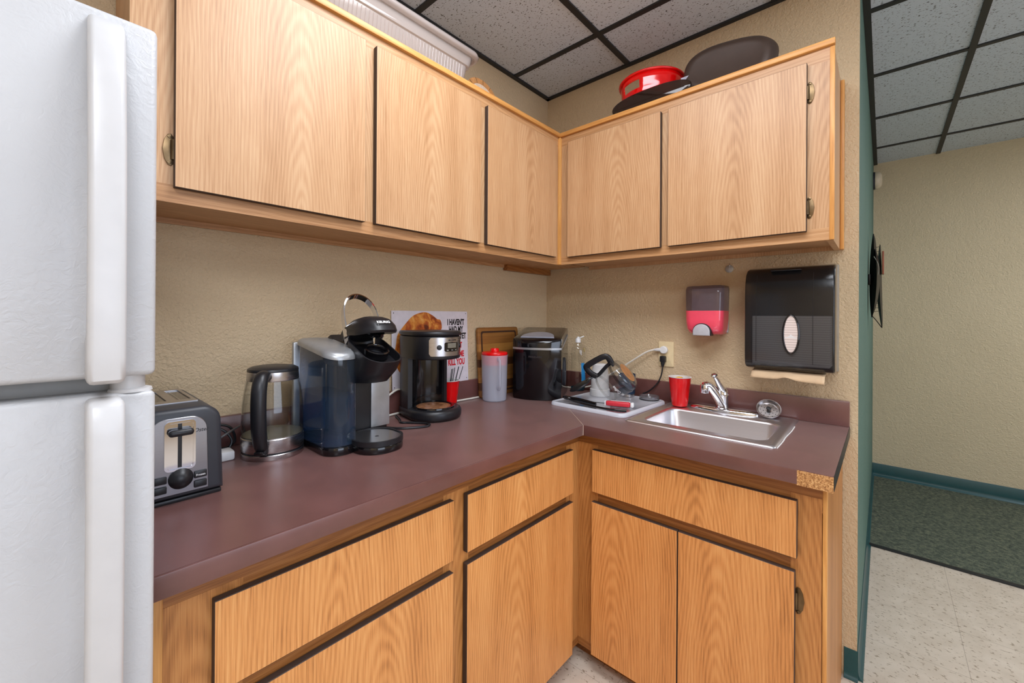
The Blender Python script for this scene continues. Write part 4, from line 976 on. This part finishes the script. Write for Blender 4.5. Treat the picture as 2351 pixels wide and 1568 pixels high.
MB().prism([(-0.085, 0.004), (-0.060, -0.006), (0.004, -0.008), (0.004, 0.008), (-0.055, 0.009)], 0.0015, 0.003, KM).build('blade', plain('grey_blade', S(92, 90, 92), 0.3, 0.7), t, smooth=0)
MB().box(0.0, 0.100, -0.0115, 0.0115, -0.006, 0.0145, 0.0065, 3, mx=KM).build('grip', M['red_grip'] if 'red_grip' in M else plain('red_rubber_grip', S(204, 42, 56), 0.45), t)
MB().box(0.1004, 0.115, -0.0118, 0.0118, -0.0065, 0.0148, 0.006, 3, mx=KM).build('end_cap', M['white_plastic'], t)
MB().box(-0.0055, -0.0004, -0.0115, 0.0115, -0.006, 0.0145, 0.002, mx=KM).build('bolster', M['white_plastic'], t)
MB().box(0.016, 0.099, 0.0050, 0.0124, 0.006, 0.0154, 0.003, mx=KM).build('white_spine', M['white_plastic'], t)

# ------------------------------------------------------------------ sink, faucet, strainer
t = thing('sink', 'small stainless steel drop-in sink set into the burgundy countertop', 'sink', (-0.27, -0.985, ZCT))
R = lambda x0, x1, y0, y1, r, z: at(rrect((x0+x1)/2, (y0+y1)/2, (x1-x0)/2, (y1-y0)/2, r, 8), z)
b = MB(); b.loft([R(-.497, -.024, -1.230, -.740, .012, ZCT+.0005), R(-.496, -.025, -1.229, -.741, .012, ZCT+.003), R(-.489, -.032, -1.222, -.748, .014, ZCT+.0068), R(-.482, -.038, -1.215, -.755, .016, ZCT+.0062), R(-.474, -.044, -1.208, -.762, .02, ZCT+.0030)])
b.loft([R(-.474, -.044, -1.208, -.762, .02, ZCT+.0030), R(-.444, -.146, -1.198, -.778, .045, ZCT+.0036), R(-.438, -.152, -1.192, -.784, .042, ZCT+.001), R(-.435, -.155, -1.189, -.787, .042, ZCT-.006), R(-.428, -.162, -1.182, -.794, .045, ZCT-.135), R(-.415, -.175, -1.169, -.807, .05, ZCT-.148), R(-.395, -.195, -1.150, -.826, .05, ZCT-.152)], cap1=True)
bmesh.ops.remove_doubles(b.bm, verts=b.bm.verts, dist=1e-5)
b.build('basin', M['sink_steel'], t, smooth=50)
MB().lathe([(0, .0002), (.040, .0002), (.041, .002), (.036, .003), (.030, .001), (0, .001)], 40, Matrix.Translation((-.295, -.988, ZCT-.152))).build('drain', M['chrome'], t)
M['caulk'] = plain('white_caulk', S(226, 222, 218), 0.7)
MB().tube(smooth_path([(-.487, -1.2325, ZCT+.0012), (-.40, -1.2335, ZCT+.0012), (-.33, -1.2320, ZCT+.0012), (-.23, -1.2340, ZCT+.0012), (-.15, -1.2325, ZCT+.0012)], 6), 0.0018, 6).build('caulk_bead', M['caulk'], t)
ZS = ZCT+.0038
t = thing('faucet', 'chrome single-lever kitchen faucet on the back rim of the sink', 'faucet', (-.088, -.975, ZS))
ep = [(-.088+0.0275*math.cos(2*PI*k/40)*(1-0.35*abs(math.sin(2*PI*k/40))**3), -.977+.129*math.sin(2*PI*k/40)) for k in range(40)]
lp = lambda s, z: [(-.088+(x+.088)*s, -.975+(y+.975)*(0.5+0.5*s) if s < 1 else y, z) for x, y in ep]
MB().loft([at(ep, ZS+.0004), lp(1.0, ZS+.008), lp(.88, ZS+.0145), lp(.55, ZS+.0180), lp(.2, ZS+.0190)], cap0=True, cap1=True).build('deck_plate', M['chrome'], t, smooth=60)
FT = Matrix.Translation((-.088, -.975, ZS))
MB().lathe([(0, .013), (.0285, .013), (.0285, .017), (.0235, .019), (.0228, .055), (.0228, .066), (.0255, .067), (.0255, .073), (.0225, .075), (.0210, .088), (.015, .098), (0, .102)], 40, FT).build('body', M['chrome'], t)
sd = Vector((-.62, .52, 0)).normalized()
bp0 = Vector((-.088, -.975, ZS+.030))
pts = smooth_path([bp0+sd*.004, bp0+sd*.022+Vector((0, 0, .030)), bp0+sd*.044+Vector((0, 0, .060)), bp0+sd*.059+Vector((0, 0, .077)), bp0+sd*.071+Vector((0, 0, .083)), bp0+sd*.080+Vector((0, 0, .081))], 6)
n = len(pts)
sp = MB().tube(pts, [0.0225-0.0060*i/(n-1) for i in range(n)], 20, flat=0.85).build('spout', M['chrome'], t, smooth=60)
MB().cyl(tuple(bp0+sd*.080+Vector((0, 0, .050))), 0.0150, 0.036, 24, 0.0165, bev=0.002).build('aerator', M['chrome'], sp)
pts = smooth_path([(-.092, -.975, ZS+.092), (-.106, -.970, ZS+.110), (-.124, -.965, ZS+.132), (-.142, -.961, ZS+.150)], 6)
n = len(pts)
lv = MB().tube(pts, [0.0150-0.0085*i/(n-1) for i in range(n)], 14).build('lever', M['chrome'], t, smooth=60)
MB().lathe([(0, -.002), (.006, 0), (.014, .004), (.0165, .008), (.014, .0125), (.007, .015), (0, .0155)], 28, frame((-.144, -.960, ZS+.149), (1, 0, 0.2), (0, 1, -0.1), (-0.2, 0.1, 1)), squash=0.8).build('lever_knob', M['chrome'], lv)
M['dot_blue'] = plain('blue_dot', S(40, 120, 210), 0.4)
MB().cyl((-.1088, -.965, ZS+.081), 0.004, 0.003, 12, mx=None).build('temperature_dot', M['dot_blue'], t)
sn = Vector((-.72, -.16, .68)).normalized(); sxv = Vector((0.1, -1, 0)); sxv = (sxv-sn*sxv.dot(sn)).normalized(); syv = sn.cross(sxv)
SO = Vector((-.0625, -1.136, ZS+.0335)); SM = frame(tuple(SO), tuple(sxv), tuple(syv), tuple(sn))
t = thing('sink_strainer', 'round steel sink strainer basket leaning on the backsplash', 'strainer', (SO.x, SO.y, ZS))
MB().lathe([(.0415, 0), (.0430, .002), (.0415, .0045), (.0385, .004), (.0360, -.002), (.0345, -.012), (0, -.012), (0, -.0138), (.0355, -.0138), (.0375, -.003), (.0415, 0)], 48, SM).build('basket', M['steel'], t, smooth=50)
b = MB(); b.lathe([(0, -.012), (.005, -.012), (.004, -.006), (.0042, -.003), (.0085, .001), (.0085, .003), (.006, .0055), (0, .006)], 24, SM); b.build('knob', M['black'], t)
for k in range(20):
    q = 2*PI*k/12 if k < 12 else 2*PI*(k-12)/8+0.2; rr = 0.028 if k < 12 else 0.0175
    MB().cyl((rr*math.cos(q), rr*math.sin(q), -.0120), 0.0018, 0.0003, 8, mx=SM).build('strainer_hole', M['ink_black'], t)

# ------------------------------------------------------------------ outlet and plugs
t = thing('wall_outlet', 'ivory duplex outlet on the wall behind the draining tray', 'outlet', (0, -.708, 1.135))
OX = frame((-.0004, -.708, 1.135), (0, -1, 0), (0, 0, 1), (-1, 0, 0))
MB().prism(rrect(0, 0, .036, .0595, .004), 0, .0055, OX, bev=.0018).build('cover_plate', M['ivory'], t)
for s in (-1, 1): MB().prism(rrect(0, s*.0195, .0165, .014, .009), .0055, .0068, OX).build('receptacle', M['ivory'], t)
t = thing('extension_cord', 'white extension cord from the upper outlet socket along the backsplash', 'cord', (-.01, -.699, 1.155))
PM = frame((-.0072, -.701, 1.155), (0, -1, 0), (0, 0, 1), (-1, 0, 0))
MB().lathe([(0, 0), (.0175, 0), (.0185, .002), (.0180, .014), (.015, .017), (0, .018)], 32, PM).build('plug_body', M['white_plastic'], t)
MB().tube([tuple(PM @ Vector((x, y, .0095))) for x, y in ((-.012, 0), (-.024, -.0005), (-.036, -.001), (-.046, -.0015))], [0.0092, 0.0085, 0.0068, 0.0048], 14).build('strain_relief', M['white_plastic'], t, smooth=60)
cable('cable', [(-0.016, -0.657, 1.154), (-0.026, -0.620, 1.140), (-0.030, -0.560, 1.100), (-0.032, -0.500, 1.058), (-0.034, -0.420, 1.005), (-0.036, -0.340, 0.950), (-0.038, -0.240, 0.922), (-0.040, -0.120, 0.919), (-0.060, -0.040, 0.919), (-0.130, -0.029, 0.919), (-0.260, -0.0245, 0.919), (-0.420, -0.0235, 0.919), (-0.560, -0.026, 0.919), (-0.700, -0.0245, 0.920), (-0.830, -0.0245, 0.924), (-0.960, -0.026, 0.921), (-1.090, -0.040, 0.919), (-1.250, -0.060, 0.919), (-1.420, -0.062, 0.919), (-1.500, -0.050, 0.919)], 0.0042, M['white_rubber'], '', parent=t)
t = thing('appliance_plug', 'black plug and cord in the lower socket of the ivory outlet', 'plug', (-.01, -.699, 1.112))
MB().box(-.0295, -.0072, -.712, -.686, 1.098, 1.126, .004).build('plug_body', M['black'], t)
MB().tube([(-.019, -.699, 1.100), (-.020, -.6985, 1.088), (-.020, -.698, 1.074)], [.0105, .0085, .005], 12).build('strain_relief', M['black'], t, smooth=60)
cable('cable', [(-.020, -.698, 1.073), (-.0225, -.696, 1.050), (-.025, -.690, 1.024), (-.028, -.676, .995), (-.032, -.655, .970), (-.036, -.632, .950), (-.040, -.610, .940)], .0032, M['black'], '', parent=t)

# ------------------------------------------------------------------ soap dispenser
t = thing('soap_dispenser', 'wall mounted soap dispenser half full of pink soap, left of the paper towel dispenser', 'soap dispenser', (0, -.900, 1.34))
def dsec(d, hw, z, x0=-.004, n=8, r=.030):
    r = min(r, hw*0.9, (d)*0.8); p = [(x0, -.900+hw), (x0-d+r, -.900+hw)]
    p = [(x0, hw)]
    for k in range(n+1): q = PI/2+PI/2*k/n; p.append((x0-d+r+r*math.cos(q), hw-r+r*math.sin(q)))
    for k in range(n+1): q = PI+PI/2*k/n; p.append((x0-d+r+r*math.cos(q), -hw+r+r*math.sin(q)))
    p.append((x0, -hw))
    return [(x, -.900+y, z) for x, y in p]
M['lever_grey'] = plain('pale_grey_plastic', S(186, 186, 192), 0.4)
M['smoke'] = clear('smoke_grey_plastic', (0.66, 0.60, 0.64, 1), 0.08, body=(0.34, 0.29, 0.32, 1), body_fac=0.25)
M['pink_soap'] = plain('pink_liquid_soap', S(252, 84, 108), 0.18, wear=0.03, coat=0.4)
MB().loft([dsec(.098, .0769, 1.3392), dsec(.098, .0785, 1.41), dsec(.096, .0790, 1.432), dsec(.088, .0770, 1.4445), dsec(.070, .070, 1.448)], cap1=True).build('housing', M['smoke'], t, smooth=50)
MB().loft([dsec(.050, .060, 1.2365), dsec(.078, .068, 1.243), dsec(.094, .0735, 1.262), dsec(.098, .0760, 1.300), dsec(.098, .0769, 1.339)], cap0=True, cap1=True).build('pink_soap', M['pink_soap'], t, smooth=50)
MB().box(-.006, -.0005, -.976, -.824, 1.245, 1.440, .002).build('back_plate', M['lever_grey'], t)
lev = [(-.034, 1.2330), (.034, 1.2330)]+[(.034*math.cos(PI*k/16), 1.250+.032*math.sin(PI*k/16)) for k in range(17)]
LX = frame((0, -.897, 0), (0, -1, 0), (0, 0, 1), (-1, 0, 0))
M['lever_grey'] = M.get('lever_grey') or plain('pale_grey_plastic', S(186, 186, 192), 0.4)
MB().prism([(x*1.10, 1.2322+(z-1.2322)*1.07) for x, z in lev], .070, .1035, LX, bev=.002).build('lever_surround', M['black'], t, smooth=40)
MB().prism(lev, .1036, .113, LX, bev=.004, seg=3).build('push_lever', M['lever_grey'], t, smooth=40)

# ------------------------------------------------------------------ paper towel dispenser
t = thing('paper_towel_dispenser', 'smoky black folded paper towel dispenser on the wall beside the soap dispenser', 'towel dispenser', (0, -1.206, 1.31))
Y0, Y1 = -1.344, -1.064
M['smoke_black'] = clear('smoky_black_plastic', (0.50, 0.50, 0.51, 1), 0.2, body=(0.032, 0.032, 0.036, 1), body_fac=0.46)
M['plate_grey'] = plain('grey_backplate', S(158, 150, 136), 0.5)
MB().box(-.010, -.0006, Y0-.004, Y1+.004, 1.112, 1.510, .003).build('back_plate', M['plate_grey'], t)
pr = [(-.0105, 1.114), (-.045, 1.110), (-.085, 1.112), (-.108, 1.118), (-.120, 1.128), (-.1255, 1.148), (-.1270, 1.20), (-.1270, 1.30), (-.1260, 1.40), (-.1220, 1.445), (-.110, 1.478), (-.088, 1.498), (-.055, 1.507), (-.0105, 1.509)]
MB().prism(pr, 0, Y1-Y0, frame((0, Y1, 0), (1, 0, 0), (0, 0, 1), (0, -1, 0)), bev=.006, seg=3).build('cover', M['smoke_black'], t, smooth=50)
M['towel'] = plain('kraft_paper_towel', S(214, 184, 148), 0.9)
def stack_mat():
    q = NT('folded_towel_stack'); sx = q.new('ShaderNodeSeparateXYZ'); q.link(q.coords(), sx.inputs[0])
    w = q.math('FRACT', q.math('MULTIPLY', sx.outputs[2], 120.0)); q.link(q.ramp(w, [(0.0, S(176, 170, 164)), (0.25, S(228, 224, 220)), (1.0, S(234, 230, 226))]), q.b.inputs['Base Color']); q.b.inputs['Roughness'].default_value = 0.9; return q.m
o = MB().box(-.1215, -.014, Y0+.014, Y1-.026, 1.132, 1.318, .002).build('towel_stack', stack_mat(), smooth=0)
tag(o, 'stack of folded paper towels seen through the smoky dispenser cover', 'paper towels')
for (yy) in (Y1-.040, Y0+.062):
    b = MB()
    lp = [[(x-.0006, yy+.0006*s, z) for x, z in [(-.1272, 1.142), (-.1272, 1.30), (-.1262, 1.40), (-.1222, 1.445), (-.1105, 1.478)]] for s in (-1, 1)]
    b.loft(lp, closed=False); b.build('cover_groove', M['ink_black'], t, smooth=0, solid=0.0012)
EXm = frame((-.1272, -1.2165, 1.250), (0, -1, 0), (0, 0, 1), (-1, 0, 0))
e1 = [(.0275*math.cos(2*PI*k/48), .074*math.sin(2*PI*k/48)) for k in range(48)]; sc = lambda s, z, d=0: [(x*(1-d/.0275), y*(1-d/.074), z) for x, y in e1]
w = MB().loft([sc(1, 0), sc(1, .004, .002), sc(1, .0045, .004), sc(1, .001, .0065)], mx=EXm).build('level_window', M['black_gloss'], t, smooth=50)
M['win'] = clear('window_glint', (0.9, 0.88, 0.86, 1), 0.06)
wp = NT('towels_behind_window'); sx = wp.new('ShaderNodeSeparateXYZ'); wp.link(wp.coords(), sx.inputs[0])
wv = wp.math('FRACT', wp.math('MULTIPLY', sx.outputs[2], 110.0)); wp.link(wp.ramp(wv, [(0.0, S(168, 148, 138)), (0.3, S(226, 212, 206)), (1.0, S(234, 220, 214))]), wp.b.inputs['Base Color']); wp.b.inputs['Roughness'].default_value = 0.25
MB().loft([sc(1, .0004, .0066), sc(1, .0014, .0066)], mx=EXm, cap0=True, cap1=True).build('window_pane', wp.m, w, smooth=0)
MB().prism([(-.011, .0), (.011, .0), (.0, .009)], .0014, .0017, EXm @ Matrix.Translation((0, -.010, 0))).build('arrow_mark', M['white_plastic'], w, smooth=0)
MB().prism([(-.019, -.0045), (.019, -.0045), (.019, -.001), (-.019, -.001)], .0014, .0017, EXm @ Matrix.Translation((0, -.010, 0))).build('maker_bar', M['white_plastic'], w, smooth=0)
MB().box(-.118, -.085, Y0+.10, Y1-.085, 1.489, 1.4915, .001).build('latch', M['dark_grey'], t)
b = MB(); NN = 24; lps = []
prf = [(-.060, 1.1085), (-.090, 1.1050), (-.112, 1.0985), (-.124, 1.0880), (-.128, 1.0790)]
for k in range(NN+1):
    u = k/NN; y = Y1-.022-(Y1-Y0-.050)*u
    wv_ = 0.010*math.exp(-((u-.50)/.10)**2); kk = 0.004 if u > .6 else 0.0
    lps.append([(x-wv_*0.8*max(0, (1.11-z)/.03), y, z+wv_*((1.1085-z)/.03)-kk*((1.1085-z)/.03)*math.sin((u-.6)*PI/.8 if u > .6 else 0)) for x, z in prf])
b.loft(lps, closed=False); o = b.build('paper_towel', M['towel'], smooth=80, solid=0.0008); tag(o, 'brown paper towel hanging from the dispenser slot', 'paper towel')

# ------------------------------------------------------------------ small wall hook
t = thing('wall_hook', 'small clear adhesive hook on the wall above the soap dispenser', 'hook', (0, -.978, 1.522))
HX = frame((-.0004, -.978, 1.520), (0, -1, 0), (0, 0, 1), (-1, 0, 0))
MB().cyl((0, 0, 0), .0165, .004, 28, bev=.0015, mx=HX).build('disc', M['silver'], t)
MB().tube([tuple(HX @ Vector(p)) for p in smooth_path([(0, .020, .002), (.002, .024, .006), (.004, .017, .012), (.003, .008, .012), (0, .004, .006)], 4)], .0012, 8).build('wire', M['chrome'], t, smooth=60)

# ------------------------------------------------------------------ on top of the wall units
ZP = ZT+0.0006
t = thing('storage_bin', 'long clear plastic under-bed bin on top of the left wall cabinet', 'storage bin', (-1.29, -.15, ZP))
M['bin'] = clear('cloudy_clear_plastic', (0.90, 0.86, 0.85, 1), 0.12, body=(0.86, 0.80, 0.77, 1), body_fac=0.46)
RR = lambda x0, x1, y0, y1, r, z: at(rrect((x0+x1)/2, (y0+y1)/2, (x1-x0)/2, (y1-y0)/2, r, 8), z)
b = MB(); b.loft([RR(-1.735, -.876, -.215, -.045, .02, ZP), RR(-1.745, -.866, -.224, -.036, .025, ZP+.010), RR(-1.755, -.846, -.238, -.030, .03, ZP+.118), RR(-1.760, -.838, -.244, -.028, .032, ZP+.121), RR(-1.766, -.822, -.250, -.020, .035, ZP+.156)], cap0=True)
b.build('tub', M['bin'], t, smooth=50, solid=0.002)
b = MB(); b.loft([RR(-1.766, -.820, -.251, -.019, .035, ZP+.156), RR(-1.782, -.803, -.264, -.010, .045, ZP+.159), RR(-1.788, -.796, -.268, -.008, .048, ZP+.168), RR(-1.784, -.800, -.265, -.010, .046, ZP+.178), RR(-1.772, -.812, -.252, -.018, .038, ZP+.182), RR(-1.764, -.820, -.246, -.022, .034, ZP+.178)])
b.build('rolled_rim', M['bin'], t, smooth=60, solid=0.002)
for k in range(60):
    xx = -1.725+0.0142*k
    MB().tube([(xx, -.2262, ZP+.014), (xx+0.001, -.2390, ZP+.114)], .0015, 5).build('wall_rib', M['bin'], t, smooth=60)
M['bark'] = plain('honey_bark', S(214, 152, 92), 0.7, wear=0.2); M['slice'] = plain('pale_wood_grain', S(240, 222, 200), 0.7)
t = thing('wood_slice', 'round pale wood slice with a notched bark rim on top of the left cabinet', 'wood slice', (-.656, -.12, ZP))
WS = frame((-.656, -.120, ZP+.1035), (1, 0, 0), (0, 0.17, 0.985), (0, -0.985, 0.17))
b = MB(); b.lathe([(.076, -.006), (.102, -.006), (.1035, .004), (.101, .007), (.078, .007), (.076, .004), (.076, -.006)], 22, WS); b.build('bark_rim', M['bark'], t, smooth=20)
MB().lathe([(0, -.004), (.0765, -.004), (.0765, .005), (0, .005)], 44, WS).build('disc', M['slice'], t)
for k in range(13):
    q = 2*PI*k/13; MB().box(.078, .1025, -.0007, .0007, .0070, .0075, mx=WS @ Matrix.Rotation(q, 4, 'Z')).build('rim_notch', M['ink_black'], t, smooth=0)
for k in range(13):
    u = -.066+.011*k; h = math.sqrt(.073**2-u*u); MB().box(u-.0005, u+.0005, -h, h, .0050, .0053, mx=WS).build('grain_line', M['bark'], t, smooth=0)
t = thing('enamel_tub', 'red party tub with slotted handles on top of the right cabinet', 'tub', (-.150, -.715, ZP))
TB = Matrix.Translation((-.1445, -.690, ZP))
def tskip(k, i): return 6 <= k <= 7 and (i in (25, 26, 27, 28, 29) or i in (2, 3, 4, 5, 6))
pf = [(0, .0005), (.108, .0005), (.113, .004), (.118, .040), (.1215, .085), (.1235, .088), (.1240, .125), (.1262, .152), (.1285, .178), (.130, .196)]
pf = [(0, .0005), (.108, .0005), (.113, .004), (.1175, .040), (.1235, .074), (.1225, .077), (.1290, .112), (.1310, .130), (.1325, .146), (.136, .170)]
b = MB(); b.lathe(pf, 48, TB @ Matrix.Rotation(math.radians(-44), 4, 'Z'), skip=tskip); b.build('shell', M['red_pan'], t, smooth=40, solid=0.002)
MB().lathe([(.1335, .168), (.1385, .168), (.1425, .172), (.143, .176), (.140, .179), (.1350, .178), (.1335, .173), (.1335, .168)], 56, TB).build('rolled_rim', M['red_pan'], t, smooth=60)
def superell(a, c, n_, m=44): return [(a*math.copysign(abs(math.cos(2*PI*k/m))**(2/n_), math.cos(2*PI*k/m)), c*math.copysign(abs(math.sin(2*PI*k/m))**(2/n_), math.sin(2*PI*k/m))) for k in range(m)]
M['roaster'] = plain('dark_nonstick', S(72, 57, 49), 0.42, 0.2, wear=0.05)
t = thing('griddle_pan', 'large dark oval nonstick pan propped on edge on the right cabinet beside the red tub', 'pan', (-.2, -1.02, ZP))
GQ = frame((-.205, -1.012, ZP+.109), (0, -1, 0), (0.12, 0, 0.993), (-.993, 0, .12)) @ Matrix.Rotation(math.radians(-9), 4, 'Z')
LPp = lambda s, z: [(x*s[0], y*s[1], z) for x, y in superell(1, 1, 2.7)]
MB().loft([LPp((.168, .101), -.030), LPp((.171, .104), -.028), LPp((.169, .102), -.018), LPp((.160, .094), .004), LPp((.148, .083), .012), LPp((.132, .069), .014), LPp((.126, .063), .012)], mx=GQ, cap1=True).build('pan_body', M['roaster'], t, smooth=60, solid=0.0025)
M['smoked'] = clear('smoked_clear_plastic', (0.42, 0.33, 0.28, 1), 0.06, body=(0.06, 0.035, 0.025, 1), body_fac=0.62)
t = thing('smoked_plastic_dome', 'smoked clear plastic platter leaning in front of the red tub', 'platter', (-.26, -.735, ZP))
DQ = frame((-.2745, -.735, ZP+.0465), (0, -1, 0), (0, 0, 1), (-1, 0, 0))
MB().loft([[(x*.172, y*.0460, -.002) for x, y in superell(1, 1, 2.3)], [(x*.168, y*.0440, .002) for x, y in superell(1, 1, 2.3)], [(x*.145, y*.036, .0045) for x, y in superell(1, 1, 2.3)]], mx=DQ, cap1=True).build('dish', M['smoked'], t, smooth=60, solid=0.002)
M['label_blue'] = plain('printed_price_label', S(196, 196, 214), 0.5, wear=0.3)
o = MB().box(-.218, -.216, -.878, -.846, ZP+.001, ZP+.115, mx=None).build('packaging_card', M['label_blue'], smooth=0)
tag(o, 'pale printed card standing between the red tub and the dark pan', 'card')

# ------------------------------------------------------------------ hall: wall sculpture and alarm
t = thing('wall_sculpture', 'black and copper metal leaf sculpture hung on the green hall wall', 'sculpture', (1.2, EW, 1.52))
M['black_iron'] = plain('black_iron', S(22, 18, 18), 0.4, 0.3); M['copper'] = plain('copper_paint', S(150, 84, 60), 0.45, 0.3)
def leaf(name, x, y0, y1, z0, z1, w, mat, lean=0.0, th=0.006, n=16, bow=0.0):
    lps = []
    for k in range(n+1):
        u = k/n; h = math.sin(PI*u)**0.7; z = z0+(z1-z0)*u; yy = y0+(y1-y0)*u+bow*math.sin(PI*u); hw = max(0.0008, w*h)
        q = th*(0.12+0.88*h); lps.append([(x+lean*u-hw, yy-q/2, z), (x+lean*u, yy-q*1.2, z), (x+lean*u+hw, yy-q/2, z), (x+lean*u, yy+q/2, z)])
    return MB().loft(lps, cap0=True, cap1=True).build(name, mat, t, smooth=30)
leaf('inner_leaf', 1.17, -1.419, -1.424, 1.315, 1.792, .05, M['black_iron'], 0.02, .020, bow=.003)
leaf('middle_leaf', 1.13, -1.424, -1.432, 1.335, 1.70, .06, M['black_iron'], 0.03, .018, bow=-.004)
leaf('outer_leaf', 1.20, -1.462, -1.452, 1.255, 1.735, .045, M['black_iron'], 0.05, .014, bow=.012)
MB().box(1.19, 1.25, -1.470, -1.4615, 1.560, 1.690, .003).build('copper_leaf', M['copper'], t)
M['wire_pale'] = plain('pale_wire', S(150, 150, 140), 0.4, 0.6)
MB().tube(smooth_path([(1.12, -1.428, 1.655), (1.12, -1.446, 1.61), (1.12, -1.448, 1.565), (1.12, -1.440, 1.51), (1.12, -1.432, 1.44)], 6), .0016, 6).build('curved_wire', M['wire_pale'], t, smooth=60)
for z in (1.35, 1.37, 1.395, 1.44, 1.475, 1.66, 1.69, 1.715):
    MB().tube([(1.19, -1.425, z-0.004), (1.20, -1.455, z+0.003)], .0013, 6).build('cross_wire', M['black_iron'], t)
MB().tube([(1.19, -1.420, 1.325), (1.20, -1.440, 1.295), (1.20, -1.461, 1.258)], .002, 6).build('lower_strut', M['black_iron'], t)
MB().box(1.15, 1.19, -1.414, EW-.0005, 1.50, 1.56, .002).build('mount', M['black_iron'], t)
t = thing('wall_alarm', 'small white domed alarm high on the green wall by the hall corner', 'alarm', (2.46, EW, 2.405))
AQ = frame((2.46, EW-.0005, 2.405), (1, 0, 0), (0, 0, 1), (0, -1, 0))
MB().lathe([(0, 0), (.069, 0), (.069, .010), (.066, .012), (0, .012)], 40, AQ).build('mounting_ring', M['dark_grey'], t)
MB().lathe([(0, .0122), (.068, .0122), (.069, .018), (.066, .032), (.055, .046), (.035, .053), (0, .055)], 40, AQ).build('dome', M['ivory_white'] if 'ivory_white' in M else plain('aged_white_plastic', S(206, 192, 168), 0.45), t, smooth=60)
